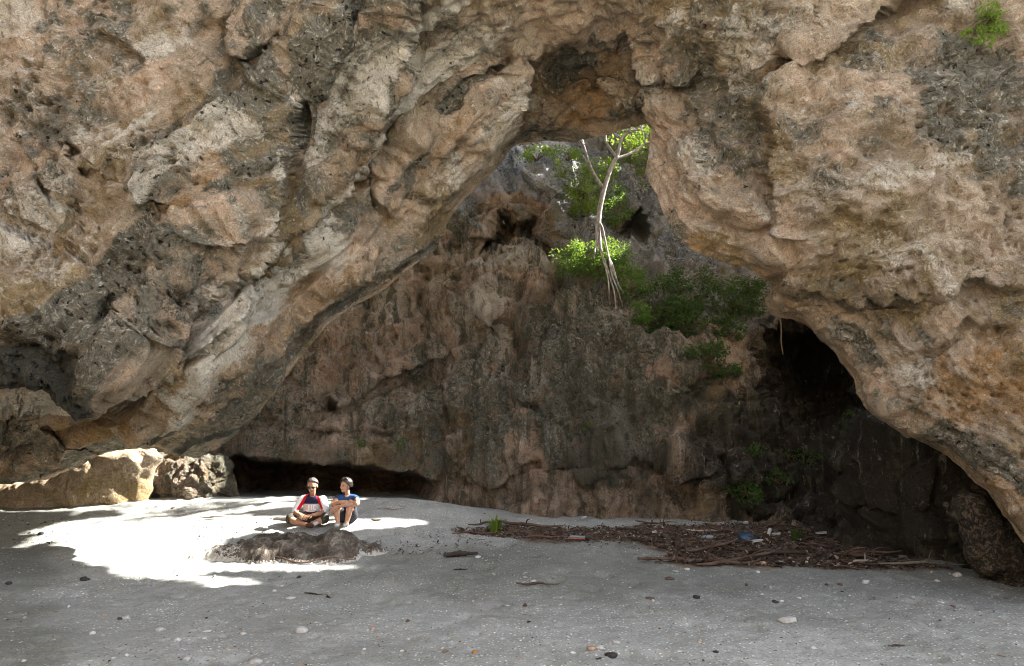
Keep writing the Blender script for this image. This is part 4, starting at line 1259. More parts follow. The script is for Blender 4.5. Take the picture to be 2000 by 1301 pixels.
# ================================================================== WHITE TREE ON THE CLIFF
def white_tree():
    Yt = 14.6
    root = empty("tree", at(1172, 480, Yt))
    tag(root, "slender white barked tree forking in the hole of the cave roof", "tree")
    r0 = np.array(root.location)
    L = lambda u, v, dy=0: at(u, v, Yt + dy) - r0
    rnd = random.Random(81)
    mb = MB()

    def limb(pts, r1, r2, sides=9):
        p = smooth_path(pts, 6)
        mb.add(*tube(p, np.linspace(r1, r2, len(p)) * np.array([rnd.uniform(.93, 1.07) for _ in p]), sides))
    limb([L(1171, 492), L(1168, 450), L(1170, 420), L(1175, 390), L(1184, 355), L(1195, 325), L(1206, 305)], 0.066, 0.045)
    limb([L(1178, 366), L(1166, 350, -.1), L(1153, 325, -.2), L(1143, 295, -.3), L(1134, 262, -.3), L(1131, 235, -.3)], 0.040, 0.022)
    limb([L(1204, 309), L(1209, 292), L(1213, 272), L(1226, 258), L(1235, 245), L(1240, 225, .1)], 0.043, 0.022)
    limb([L(1205, 309), L(1224, 303, .1), L(1240, 294, .2), L(1256, 283, .3), L(1276, 272, .4), L(1292, 252, .5)], 0.036, 0.020)
    limb([L(1203, 306), L(1193, 292, -.1), L(1184, 278, -.2), L(1183, 266, -.2), L(1189, 250, -.2)], 0.036, 0.018)
    limb([L(1213, 270), L(1203, 263, .1), L(1190, 254, .2)], 0.034, 0.024)
    limb([L(1230, 254), L(1241, 254, .1), L(1252, 252, .1), L(1258, 232, .2)], 0.030, 0.02)
    limb([L(1260, 281, .3), L(1256, 262, .3), L(1249, 242, .3), L(1246, 225, .3)], 0.026, 0.016)
    tips = [(1131, 240, -.3), (1238, 238, 0), (1258, 238, .2), (1286, 260, .45), (1246, 232, .3), (1187, 254, -.2), (1272, 274, .4), (1140, 285, -.3), (1226, 258, 0), (1150, 318, -.2)]
    for tu, tv, dy in tips:
        for _ in range(3):
            a = rnd.uniform(-1.2, 1.2); q = rnd.uniform(14, 30)
            limb([L(tu, tv, dy), L(tu + math.sin(a) * q * .5 + rnd.uniform(-2, 2), tv - math.cos(a) * q * .5, dy - .1), L(tu + math.sin(a) * q, tv - math.cos(a) * q, dy + rnd.uniform(-.3, .2))], .014, .005, 5)
    mb.build("trunk", MAT_BARK, root)
    for i, pts in enumerate([[(1172, 436), (1177, 446), (1182, 470), (1188, 500), (1196, 540), (1205, 562)], [(1172, 440), (1171, 470), (1176, 500), (1186, 535), (1190, 568)],
                             [(1176, 450), (1184, 480), (1192, 512), (1199, 535)], [(1168, 455), (1164, 480), (1160, 500)], [(1187, 500), (1197, 520), (1209, 558)], [(1180, 505), (1188, 530), (1200, 572)]]):
        m2 = MB()
        end = [(1216, 592), (1189, 588), (1206, 560), (1158, 522), (1226, 585), (1203, 600)][i]
        p = smooth_path([L(u, v, -0.06 - 0.05 * k - 0.02 * i) for k, (u, v) in enumerate(pts)] + [on_wall(*end, 0.03) - r0, on_wall(end[0] + 3, end[1] + 14, -0.05) - r0], 6)
        m2.add(*tube(p, np.linspace(0.024, 0.012, len(p)), 7))
        m2.build("root", MAT_BARK, root)
    rn = np.random.RandomState(83)
    C, S = [], []
    for u, v, w, h, n in [(1262, 262, 60, 40, 16), (1215, 268, 40, 34, 8), (1235, 285, 40, 24, 7), (1290, 225, 90, 70, 16), (1190, 215, 120, 60, 14), (1245, 205, 120, 50, 14)]:
        for _ in range(n):
            C.append(L(u + rn.uniform(-.5, .5) * w, v + rn.uniform(-.5, .5) * h, rn.uniform(.1, .9))); S.append(rn.uniform(.08, .16))
    V, T, tint = leaves(C, S, rn, 24, 0.085, 0.2)
    foliage_obj("crown", V, T, tint, MAT_LEAF_BRIGHT, root)


white_tree()


def hanging_root():
    p0 = at(1523, 612, 9.75)
    root = MB()
    pts = [np.array((0, 0, 0.05)), np.array((0.01, 0, -.2)), np.array((0.0, .01, -.42)), np.array((0.015, 0, -.60))]
    p = smooth_path(pts, 6)
    root.add(*tube(p, np.linspace(.013, .006, len(p)), 7))
    o = root.build("hanging_root", MAT_STEM, None, True, tuple(p0))
    tag(o, "thin brown root hanging from the rock lobe before the cave pocket", "root")


hanging_root()


def grass_tuft(u, v, wpx, hpx, n, mat, label, seed):
    g = on_ground(u, v); m = g[1] / F
    rnd = random.Random(seed)
    mb = MB()
    for _ in range(n):
        a = rnd.uniform(0, 2 * math.pi); r = rnd.uniform(0, wpx * m * .16)
        b = Vector((math.cos(a) * r, math.sin(a) * r, -.02))
        ln = hpx * m * rnd.uniform(.6, 1.15); out = Vector((math.cos(a), math.sin(a), 0)) * ln * rnd.uniform(.2, .75)
        w = rnd.uniform(.008, .014); side = Vector((-math.sin(a), math.cos(a), 0)) * w
        p1 = b + out * .35 + Vector((0, 0, ln * .65)); p2 = b + out + Vector((0, 0, ln * rnd.uniform(.6, .95)))
        mb.add([b - side, b + side, p1 + side * .8, p1 - side * .8, p2], [(0, 1, 2, 3), (3, 2, 4)])
    o = mb.build("grass_tuft", mat, None, False, (g[0], g[1], float(sand_z(np.array([g[0]]), np.array([g[1]]))[0])))
    set_float(o.data, "tint", [rnd.uniform(.2, 1) for _ in o.data.vertices])
    tag(o, label, "grass")


grass_tuft(966, 1037, 62, 36, 60, MAT_LEAF_BRIGHT, "yellow green grass tuft at the left end of the driftwood", 801)
grass_tuft(1556, 1054, 50, 34, 46, MAT_LEAF_DARK, "dark green grass tuft among the driftwood under the right wall", 802)

# ================================================================== DRIFTWOOD, LITTER, STONES
MAT_WOOD = simple_mat("weathered_brown_wood", (0.04, 0.027, 0.02), (0.125, 0.085, 0.06), 10.0, 0.9, 0.6, 0.01, (1, 1, 1))
MAT_WOOD_RED = simple_mat("reddish_driftwood", (0.055, 0.034, 0.026), (0.13, 0.08, 0.06), 12.0, 0.9, 0.5, 0.01)
MAT_WOOD_PALE = simple_mat("bleached_driftwood", (0.20, 0.175, 0.145), (0.40, 0.37, 0.32), 12.0, 0.9, 0.5, 0.01)
MAT_WOOD_DULL = simple_mat("dull_grey_driftwood", (0.08, 0.07, 0.06), (0.19, 0.17, 0.145), 12.0, 0.9, 0.5, 0.01)
MAT_BLACKWOOD = simple_mat("charred_wood", (0.018, 0.014, 0.012), (0.06, 0.045, 0.035), 12.0, 0.9, 0.5, 0.01)


def gz(x, y):
    return float(sand_z(np.array([float(x)]), np.array([float(y)]))[0])


def gpos(u, v):
    g = on_ground(u, v)
    return Vector((g[0], g[1], gz(g[0], g[1])))


def stick_mesh(seed, length, r, mat, twigs=0):
    rnd = random.Random(seed)
    mb = MB()
    n = 5
    pts = [Vector((length * (i / (n - 1) - .5), rnd.uniform(-.05, .05) * length, r * .7 + rnd.uniform(0, .05) * length)) for i in range(n)]
    p = smooth_path(pts, 4)
    rad = [r * (1 - .55 * abs(2 * i / (len(p) - 1) - .8)) * rnd.uniform(.82, 1.15) for i in range(len(p))]
    mb.add(*tube(p, rad, 7, .15, rnd))
    for _ in range(twigs):
        k = rnd.randrange(3, len(p) - 3); a = p[k]
        d = Vector((rnd.uniform(-.5, .8), rnd.choice((-1, 1)) * rnd.uniform(.4, 1), rnd.uniform(.2, .9))).normalized() * length * rnd.uniform(.15, .35)
        q = smooth_path([a, a + d * .5 + Vector((0, 0, .02)), a + d], 4)
        mb.add(*tube(q, [r * .5 * (1 - .6 * i / (len(q) - 1)) for i in range(len(q))], 6, .1, rnd))
    me = bpy.data.meshes.new("driftwood_stick"); me.from_pydata(mb.v, [], mb.f)
    me.polygons.foreach_set("use_smooth", [True] * len(me.polygons)); me.update()
    me.materials.append(mat)
    return me


def put(me, name, pos, rz, label, cat, group=None, s=1.0, tilt=0.0):
    o = bpy.data.objects.new(name, me)
    o.location = pos; o.rotation_euler = (0, tilt, rz); o.scale = (s, s, s)
    COL.objects.link(o)
    return tag(o, label, cat, group)


def drift_sticks():
    rnd = random.Random(91)
    variants = [stick_mesh(900 + i, L, r, m, tw) for i, (L, r, m, tw) in enumerate([(.36, .009, MAT_WOOD, 1), (.5, .012, MAT_WOOD, 2), (.28, .008, MAT_WOOD_RED, 0), (.7, .018, MAT_WOOD, 1), (.4, .012, MAT_WOOD_RED, 1), (.24, .013, MAT_BLACKWOOD, 0), (.5, .010, MAT_WOOD_PALE, 1), (.22, .008, MAT_WOOD, 0), (.34, .018, MAT_BLACKWOOD, 1)])]
    words = ["thin brown stick", "forked brown stick", "short reddish stick", "long brown branch", "reddish forked stick", "short black stick", "bleached thin stick", "tiny brown twig", "stubby black branch"]
    poly = np.array(DRIFT, float)
    k = 0
    while k < 175:
        u = rnd.uniform(880, 1870); v = rnd.uniform(1012, 1113)
        if not in_poly(np.array([u]), np.array([v]), poly)[0]: continue
        if u < 1240 and rnd.random() < .45: continue
        i = rnd.choices(range(9), [4, 3, 5, 2, 4, 3, 2, 4, 2])[0]
        p = gpos(u, v); p.z += rnd.uniform(0, .05)
        put(variants[i], "driftwood_stick", p, rnd.gauss(0, .8), words[i] + " lying in the dark driftwood drift below the back wall", "stick", "sticks in the driftwood drift", .45 + 1.3 * rnd.random() ** 2, rnd.uniform(-.12, .12))
        k += 1
    named = [
        ((1330, 1098), 1.2, .032, MAT_WOOD, 2, .04, "long brown branch at the front edge of the driftwood"),
        ((1500, 1086), 1.0, .05, MAT_BLACKWOOD, 0, -.25, "thick dark log slanting in the middle of the driftwood"),
        ((1420, 1104), 0.9, .03, MAT_WOOD, 1, .1, "brown branch lying in front of the dark log"),
        ((1800, 1107), 1.15, .022, MAT_WOOD_DULL, 1, -.12, "long dull grey branch along the foot of the right wall"),
        ((1690, 1100), 0.6, .02, MAT_WOOD_PALE, 1, .3, "short pale branch left of the long dull branch"),
        ((1640, 1080), 0.7, .03, MAT_BLACKWOOD, 1, .5, "black branch below the fallen rocks"),
        ((1300, 1070), 0.55, .012, MAT_BLACKWOOD, 2, 1.1, "thin black twig standing out of the driftwood"),
        ((1050, 1147), 0.52, .016, MAT_WOOD, 0, -.08, "single brown stick with a white stone behind it on open sand"),
        ((613, 1160), 0.24, .010, MAT_BLACKWOOD, 0, -.2, "thin black stick on the sand in front of the mound"),
        ((641, 1168), 0.12, .012, MAT_BLACKWOOD, 1, -1.0, "crooked black twig beside the thin black stick"),
        ((900, 1090), 0.48, .045, MAT_BLACKWOOD, 0, .05, "dark flat piece of wood alone on the sand"),
        ((765, 997), 0.5, .02, MAT_WOOD_PALE, 0, .05, "pale stick on the sand behind the woman"),
        ((420, 1014), 0.5, .022, MAT_WOOD_PALE, 0, -.1, "pale stick lying in the sun patch left of the man"),
        ((735, 1019), 0.16, .02, MAT_WOOD, 0, .2, "short brown stick right of the woman"),
        ((1060, 1055), 0.6, .02, MAT_WOOD_RED, 0, .0, "red brown stick in front of the grass tuft"),
        ((925, 1042), 0.7, .02, MAT_WOOD_RED, 0, .03, "reddish stick left below the grass tuft"),
        ((900, 1112), 0.2, .01, MAT_BLACKWOOD, 0, .3, "small black twig in front of the flat wood piece"),
        ((590, 1100), 1.5, .014, MAT_WOOD_RED, 0, .0, "long thin reddish branch along the front of the mound"),
        ((1755, 1262), 0.14, .010, MAT_WOOD, 0, .2, "short brown twig on the bright sand near the lower right"),
    ]
    for i, ((u, v), L, r, m, tw, rz, lab) in enumerate(named):
        put(stick_mesh(950 + i, L, r, m, tw), "driftwood_log" if r > .04 else "driftwood_stick", gpos(u, v), rz, lab, "log" if r > .04 else "stick")
    # log the two people sit against
    o = put(stick_mesh(990, 1.35, .045, MAT_WOOD_PALE, 0), "driftwood_log", gpos(603, 1016) + Vector((.0, .02, 0)), -.03, "pale driftwood log under the two seated people", "log")


drift_sticks()


def litter():
    rnd = np.random.RandomState(95)
    V, T, tint = [], [], []
    poly = np.array(DRIFT, float)

    def scatter(n, inside, ur, vr, size):
        u = rnd.uniform(*ur, n * 6); v = rnd.uniform(*vr, n * 6)
        if inside:
            m = in_poly(u, v, poly); u, v = u[m][:n], v[m][:n]
        else:
            u, v = u[:n], v[:n]
        for a, b in zip(u, v):
            g = on_ground_fast(a, b)
            p = np.array([g[0], g[1], g[2] + rnd.uniform(.005, .03)])
            ax = rnd.normal(size=3) * (1, 1, .35); ax /= np.linalg.norm(ax)
            sd = np.cross(ax, (rnd.normal() * .4, rnd.normal() * .4, 1)); sd /= np.linalg.norm(sd)
            L = size * rnd.uniform(.5, 1.5); W = L * rnd.uniform(.2, .6)
            o = len(V)
            up = np.cross(sd, ax)
            V.extend([p, p + ax * L * .5 + sd * W * .5 + up * W * .3, p + ax * L, p + ax * L * .5 - sd * W * .5 + up * W * .3]); T.extend([(o, o + 1, o + 2), (o, o + 2, o + 3)])
            tint.extend([rnd.uniform(0, 1)] * 4)
    scatter(9000, True, (880, 1870), (1012, 1113), .055)
    scatter(400, True, (1240, 1870), (1012, 1113), .10)
    scatter(260, False, (760, 1300), (1035, 1075), .05)
    scatter(140, False, (360, 520), (1018, 1060), .045)
    scatter(90, False, (0, 140), (1020, 1070), .05)
    scatter(120, False, (690, 900), (1060, 1085), .05)
    me = mesh_np("leaf_litter", np.array(V), None, np.array(T), smooth=False)
    if len(me.vertices) == len(tint): set_float(me, "tint", tint)
    k = NT("dry_leaves")
    t = k.attr("tint")
    k.finish(k.ramp(t.outputs["Fac"], [(0.0, (0.018, 0.014, 0.012)), (0.3, (0.042, 0.029, 0.022)), (0.6, (0.075, 0.048, 0.036)), (0.85, (0.11, 0.082, 0.06)), (1.0, (0.36, 0.31, 0.25))]), 0.85)
    o = link_mesh("leaf_litter", me, k.m)
    tag(o, "brown dead leaves and bark scattered through the driftwood", "leaf litter", kind="stuff")


_gy = np.linspace(4, 16, 1200)


def on_ground_fast(u, v):
    """first crossing of the view ray with the sand"""
    P = at(u, v, _gy)
    dz = P[:, 2] - sand_base_line(P[:, 0], P[:, 1])
    i = np.argmax(dz < 0) if (dz < 0).any() else len(dz) - 1
    p = P[i]
    return np.array([p[0], p[1], gz(p[0], p[1])])


def sand_base_line(x, y):
    return ground_base(y, x)


litter()


def pebbles():
    rnd = np.random.RandomState(97)
    ico = bmesh.new(); bmesh.ops.create_icosphere(ico, subdivisions=1, radius=1.0)
    bv = np.array([v.co[:] for v in ico.verts]); bf = np.array([[v.index for v in f.verts] for f in ico.faces]); ico.free()
    n = 13000
    Y = 5.2 * (13 / 5.2) ** rnd.rand(n) ; X = Y * rnd.uniform(-.8, .8, n)
    dens = 2.2 * fbm(np.stack([X, Y, 0 * X], -1), .8, 4, 99) + 0.25 * (X / Y) + 0.12
    keep = rnd.rand(n) < np.clip(.4 + dens, .06, 1)
    X, Y = X[keep], Y[keep]; n = len(X)
    Z = sand_z(X, Y)
    size = 0.004 + 0.009 * rnd.rand(n) ** 3 + (rnd.rand(n) < .04) * rnd.uniform(.008, .02, n)
    sc = size[:, None] * rnd.uniform(.6, 1.5, (n, 3)) * np.array([1.1, 1.1, .55])
    a = rnd.uniform(0, 6.28, n); ca, sa = np.cos(a), np.sin(a)
    v = bv[None] * sc[:, None] * (1 + .25 * rnd.normal(size=(n, len(bv), 1)))
    vx = v[..., 0] * ca[:, None] - v[..., 1] * sa[:, None]; vy = v[..., 0] * sa[:, None] + v[..., 1] * ca[:, None]
    V = np.stack([vx + X[:, None], vy + Y[:, None], v[..., 2] + Z[:, None] + sc[:, None, 2] * .15], -1)
    Fs = (bf[None] + (np.arange(n) * len(bv))[:, None, None]).reshape(-1, 3)
    me = mesh_np("pebbles", V.reshape(-1, 3), None, Fs, smooth=False)
    t = rnd.rand(n); tt = np.repeat(t, len(bv))
    if len(me.vertices) == len(tt): set_float(me, "tint", tt)
    k = NT("coral_pebbles"); at_ = k.attr("tint")
    k.finish(k.ramp(at_.outputs["Fac"], [(0.0, (0.03, 0.025, 0.02)), (0.10, (0.12, 0.08, 0.05)), (0.18, (0.30, 0.22, 0.15)), (0.3, (0.26, 0.25, 0.225)), (0.7, (0.36, 0.35, 0.33)), (1.0, (0.52, 0.51, 0.49))]), 0.85)
    o = link_mesh("pebbles", me, k.m)
    tag(o, "small pale coral pebbles and shell bits strewn over the sand", "pebbles", kind="stuff")


pebbles()


def stone(u, v, wpx, hpx, mat, label, seed, name="stone", cat="stone", depth=1.0):
    g = gpos(u, v); m = g.y / F
    rnd = np.random.RandomState(seed)
    bm = bmesh.new(); bmesh.ops.create_icosphere(bm, subdivisions=3, radius=1.0)
    p = np.array([q.co[:] for q in bm.verts])
    n = fbm(p + seed * 1.7, .9, 3, seed) * .55 + .12 * fbm(p, 3, 2, seed + 1)
    p = p * (1 + n[:, None])
    p[:, 2] = np.maximum(p[:, 2], -.5)
    p = p * np.array([wpx * m / 2, wpx * m / 2 * depth * .8, hpx * m * .62])
    for q, c in zip(bm.verts, p): q.co = c
    me = bpy.data.meshes.new(name); bm.to_mesh(me); bm.free()
    me.polygons.foreach_set("use_smooth", [True] * len(me.polygons))
    o = link_mesh(name, me, mat, None, (g.x, g.y, g.z + hpx * m * .18))
    o.rotation_euler = (0, 0, 0)
    return tag(o, label, cat)


MAT_STONE_W = simple_mat("white_coral_stone", (0.32, 0.31, 0.285), (0.48, 0.47, 0.445), 30.0, 0.9, 0.5, .004)
MAT_STONE_G = simple_mat("grey_stone", (0.30, 0.29, 0.27), (0.50, 0.49, 0.46), 24.0, 0.9, 0.5, .004)
MAT_STONE_D = simple_mat("black_stone", (0.016, 0.014, 0.013), (0.05, 0.042, 0.038), 20.0, 0.8, 0.4, .004)
MAT_STONE_T = simple_mat("tan_stone", (0.22, 0.13, 0.08), (0.45, 0.33, 0.24), 20.0, 0.9, 0.4, .004)
MAT_LEAF_DRY = simple_mat("orange_dry_leaf", (0.24, 0.10, 0.02), (0.40, 0.20, 0.04), 20.0, 0.7, 0.2, .003)
for i, (u, v, w, h, m, lab) in enumerate([
    (588, 1231, 34, 16, MAT_STONE_W, "largest pale stone on the sand below the sun patch"), (247, 1206, 20, 12, MAT_STONE_W, "small white stone with a black pebble at its left"),
    (234, 1210, 12, 8, MAT_STONE_D, "black pebble touching the small white stone"), (313, 1232, 24, 10, MAT_STONE_W, "flat pale stone right of two small stones in the lower left"),
    (166, 1130, 20, 12, MAT_STONE_D, "black stone at the lower left edge of the sun patch"), (584, 1124, 14, 9, MAT_STONE_D, "black stone right of the thin bright streak"),
    (1193, 1281, 30, 14, MAT_STONE_D, "black stone near the bottom of the sand"), (1155, 1271, 24, 12, MAT_STONE_T, "tan stone just left of the black stone"),
    (1172, 1270, 22, 10, MAT_STONE_W, "white stone between the tan and the black stone"), (1540, 1217, 42, 16, MAT_STONE_W, "broad white stone on the bright sand at right"),
    (536, 1155, 12, 6, MAT_STONE_W, "small white stone below the thin bright streak"), (567, 1169, 24, 7, MAT_STONE_W, "flat white shell like stone beside the black stick"),
    (1043, 1143, 18, 12, MAT_STONE_W, "white stone behind the single brown stick"), (928, 1275, 18, 9, MAT_LEAF_DRY, "curled orange leaf at the bottom of the sand"),
    (1513, 1174, 16, 8, MAT_STONE_D, "small black stone below the dull grey branch"), (1360, 1170, 20, 9, MAT_STONE_D, "small dark grey stone on open sand in front of the log"),
    (1270, 1172, 20, 7, MAT_WOOD_RED, "reddish bark chip on open sand"), (1308, 1131, 24, 8, MAT_WOOD_RED, "reddish bark pieces below the long log"),
    (1614, 1137, 10, 8, MAT_STONE_D, "black pebble left of the white rubble stones"), (1690, 1138, 18, 12, MAT_STONE_W, "white stone on the sand below the right wall"),
    (1640, 1137, 12, 8, MAT_WOOD_RED, "small red chip between black pebble and white stone"), (1870, 1124, 20, 12, MAT_STONE_G, "grey stone beside the end of the dull branch"),
    (1490, 1103, 20, 12, MAT_STONE_T, "tan broken stone resting on the front of the driftwood"), (1420, 1070, 16, 10, MAT_STONE_T, "small tan stone inside the driftwood"),
    (1342, 1113, 14, 8, MAT_STONE_W, "white pebble at the front edge of the driftwood"), (1860, 1184, 16, 6, MAT_WOOD_RED, "red brown chip on the bright sand at far right"),
    (403, 1212, 7, 5, MAT_STONE_D, "tiny black pebble right of the white stones"), (17, 1140, 16, 8, MAT_STONE_D, "dark pebble at the left border of the sand"),
    (1365, 1252, 10, 6, MAT_STONE_T, "tiny tan pebble on the bright sand"), (1398, 1273, 14, 6, MAT_STONE_D, "small black chip on the bright sand at the bottom"),
    (80, 1042, 14, 8, MAT_STONE_D, "dark stone at the left tip of the sun patch"), (180, 1240, 16, 9, MAT_STONE_W, "leftmost of the small white stones in the lower left"),
    (48, 1287, 12, 7, MAT_STONE_W, "white pebble in the bottom left corner"), (500, 1290, 30, 10, MAT_STONE_W, "cluster like white stone at the bottom left of centre"),
    (728, 1226, 16, 8, MAT_STONE_T, "small tan stone right of the largest pale stone"), (475, 1239, 16, 7, MAT_STONE_W, "flat white chip left of the largest pale stone")]):
    stone(u, v, w * .75, h * .65, m, lab, 1000 + i, "dry_leaf" if m is MAT_LEAF_DRY else ("bark_chip" if m is MAT_WOOD_RED else "stone"), "leaf" if m is MAT_LEAF_DRY else ("bark" if m is MAT_WOOD_RED else "stone"))


def plain(name, c, rough=0.4, spec=0.4):
    k = NT(name)
    nz = k.noise(k.coords(), 40.0, 3)
    return k.finish(k.ramp(nz, [(0.3, tuple(x * .85 for x in c)), (0.7, c)]), rough, None, spec)


MAT_PW = plain("white_plastic", (0.34, 0.345, 0.34)); MAT_PB = plain("blue_plastic", (0.03, 0.055, 0.10)); MAT_PC = plain("pale_blue_plastic", (0.17, 0.20, 0.22)); MAT_PO = plain("orange_plastic", (0.25, 0.08, 0.03))


def rubbish():
    # bottle lying on its side with a blue cap
    g = gpos(1381, 1056)
    root = empty("plastic_bottle", g + Vector((0, -.05, .06)), -.15); tag(root, "clear plastic bottle with a blue cap in the driftwood", "bottle")
    mb = MB(); xs = [-.13, -.125, -.06, .03, .07, .10, .118]; rs = [.02, .033, .036, .035, .03, .014, .013]
    mb.add(*tube([(x, 0, 0) for x in xs], rs, 14)); mb.build("bottle_body", MAT_PC, root)
    mb = MB(); mb.add(*tube([(.118, 0, 0), (.12, 0, 0), (.142, 0, 0), (.144, 0, 0)], [.012, .017, .017, .013], 14)); mb.build("cap", MAT_PB, root)
    # blue tub half buried
    g = gpos(1457, 1057)
    mb = MB(); mb.add(*tube([(0, 0, -.02), (0, 0, .02), (0, 0, .085), (0, 0, .09), (0, 0, .085), (0, 0, .02)], [.10, .11, .125, .12, .115, .10], 18))
    o = mb.build("plastic_tub", MAT_PB, None, True, g + Vector((0, 0, 0))); o.rotation_euler = (.5, .1, 0); tag(o, "blue plastic tub half buried in the driftwood", "tub")
    # orange soled pale sandal
    g = gpos(1128, 1058)
    root = empty("sandal", g + Vector((0, 0, .03)), .05); tag(root, "stray pale sandal with an orange sole in the driftwood", "sandal")
    for nm, z0, z1, w, mt in (("sole", 0, .022, .05, MAT_PO), ("upper", .022, .055, .042, MAT_PC)):
        mb = MB(); ring = [(math.cos(a) * .14 + (.02 if math.cos(a) > 0 else 0), math.sin(a) * w * (1 + .2 * math.cos(a))) for a in np.linspace(0, 2 * math.pi, 20, endpoint=False)]
        vs = [(x, y, z0) for x, y in ring] + [(x * (.97 if nm == "sole" else .82), y * .95, z1 - (.012 if (nm == "upper" and x > 0) else 0)) for x, y in ring]
        fs = [(i, (i + 1) % 20, 20 + (i + 1) % 20, 20 + i) for i in range(20)] + [tuple(range(20))[::-1], tuple(range(20, 40))]
        mb.add(vs, fs); mb.build(nm, mt, root)
    for i, (u, v, L, W, rz, ry, lab) in enumerate([(1503, 1049, .16, .04, .9, -.6, "white plastic strip tilted up in the driftwood"), (1516, 1047, .14, .04, .2, -.1, "flat white plastic strip right of the tilted strip"), (1475, 1064, .22, .05, .15, -.05, "long white foam piece in front of the blue tub"),
                                          (1605, 1052, .17, .05, .1, -.05, "white foam block near the right wall"), (1594, 1028, .10, .05, .5, -.2, "small white scrap behind the dark grass tuft"), (1278, 1049, .07, .05, 0, -.3, "small white scrap at the left of the driftwood"), (1457, 1030, .07, .05, .4, -.2, "tiny white scrap behind the blue tub"), (1140, 1018, .10, .05, .1, -.2, "white scrap on the rear edge of the drift")]):
        rnd = random.Random(60 + i)
        bm = bmesh.new(); bmesh.ops.create_cube(bm, size=1.0)
        bmesh.ops.subdivide_edges(bm, edges=bm.edges[:], cuts=2, use_grid_fill=True)
        for q in bm.verts:
            q.co = Vector((q.co.x * L * (1 + rnd.uniform(-.15, .15)), q.co.y * W * (1 + rnd.uniform(-.3, .3)), q.co.z * .028 + rnd.uniform(-.006, .006)))
        me = bpy.data.meshes.new("plastic_scrap"); bm.to_mesh(me); bm.free()
        g = gpos(u, v)
        o = link_mesh("plastic_scrap", me, MAT_PW, None, g + Vector((0, 0, .07))); o.rotation_euler = (0, ry, rz)
        tag(o, lab, "scrap")


rubbish()


# ================================================================== PEOPLE
def skin_mesh(name, nodes, edges, levels=2, root_key=None):
    """one continuous surface grown over a skeleton with the Skin modifier"""
    keys = list(nodes)
    me = bpy.data.meshes.new(name)
    me.from_pydata([nodes[k][0] for k in keys], [(keys.index(a), keys.index(b)) for a, b in edges], [])
    o = bpy.data.objects.new(name, me); COL.objects.link(o)
    md = o.modifiers.new("skin", 'SKIN'); md.use_smooth_shade = True; md.branch_smoothing = 0.6
    for i, k in enumerate(keys):
        r = nodes[k][1]
        sv = me.skin_vertices[0].data[i]
        sv.radius = (r, r) if not isinstance(r, tuple) else r
        sv.use_root = (k == (root_key or keys[0]))
    sd = o.modifiers.new("sub", 'SUBSURF'); sd.levels = levels; sd.render_levels = levels
    dg = bpy.context.evaluated_depsgraph_get()
    out = bpy.data.meshes.new_from_object(o.evaluated_get(dg))
    bpy.data.objects.remove(o); bpy.data.meshes.remove(me)
    out.name = name
    out.polygons.foreach_set("use_smooth", [True] * len(out.polygons))
    return out


def fabric(name, c, var=.8):
    k = NT(name)
    v = k.coords()
    nz = k.noise(v, 40.0, 4, .6); wr = k.noise(v, 14.0, 4, .6, .5)
    return k.finish(k.ramp(nz, [(.3, tuple(x * var for x in c)), (.7, c)]), .85, k.bump(wr, .5, .012), .15)


def remeshed(me, voxel, rounds):
    o = bpy.data.objects.new("tmp", me); COL.objects.link(o)
    md = o.modifiers.new("r", 'REMESH'); md.mode = 'VOXEL'; md.voxel_size = voxel
    md = o.modifiers.new("s", 'SMOOTH'); md.factor = .5; md.iterations = rounds
    out = bpy.data.meshes.new_from_object(o.evaluated_get(bpy.context.evaluated_depsgraph_get()))
    bpy.data.objects.remove(o); bpy.data.meshes.remove(me)
    return out


def largest_piece(me):
    """drop stray crumbs of a remeshed surface, keep the one body"""
    bm = bmesh.new(); bm.from_mesh(me); bm.verts.ensure_lookup_table()
    seen = set(); best = set()
    for v in bm.verts:
        if v.index in seen: continue
        st = [v]; comp = {v.index}
        while st:
            q = st.pop()
            for e in q.link_edges:
                w = e.other_vert(q)
                if w.index not in comp: comp.add(w.index); st.append(w)
        seen |= comp
        if len(comp) > len(best): best = comp
    bmesh.ops.delete(bm, geom=[v for v in bm.verts if v.index not in best], context='VERTS')
    bm.to_mesh(me); bm.free()
    return me


def unite(me, blobs_, voxel=0.004, rounds=4):
    """join a skeleton surface with ellipsoids (centre, axes matrix, radii) into one continuous skin"""
    bm = bmesh.new(); bm.from_mesh(me)
    bmesh.ops.holes_fill(bm, edges=[e for e in bm.edges if len(e.link_faces) < 2], sides=0)
    bmesh.ops.recalc_face_normals(bm, faces=bm.faces[:])
    bm.to_mesh(me); bm.free()
    me = largest_piece(remeshed(me, .009, 1))
    bm = bmesh.new(); bm.from_mesh(me)
    for c, R, r in blobs_:
        g = bmesh.ops.create_icosphere(bm, subdivisions=3, radius=1.0)
        for q in g["verts"]:
            q.co = Vector(c) + R @ Vector((q.co.x * r[0], q.co.y * r[1], q.co.z * r[2]))
    bm.to_mesh(me); bm.free()
    out = largest_piece(remeshed(me, voxel, rounds))
    out.name = "body"; out.polygons.foreach_set("use_smooth", [True] * len(out.polygons))
    return out


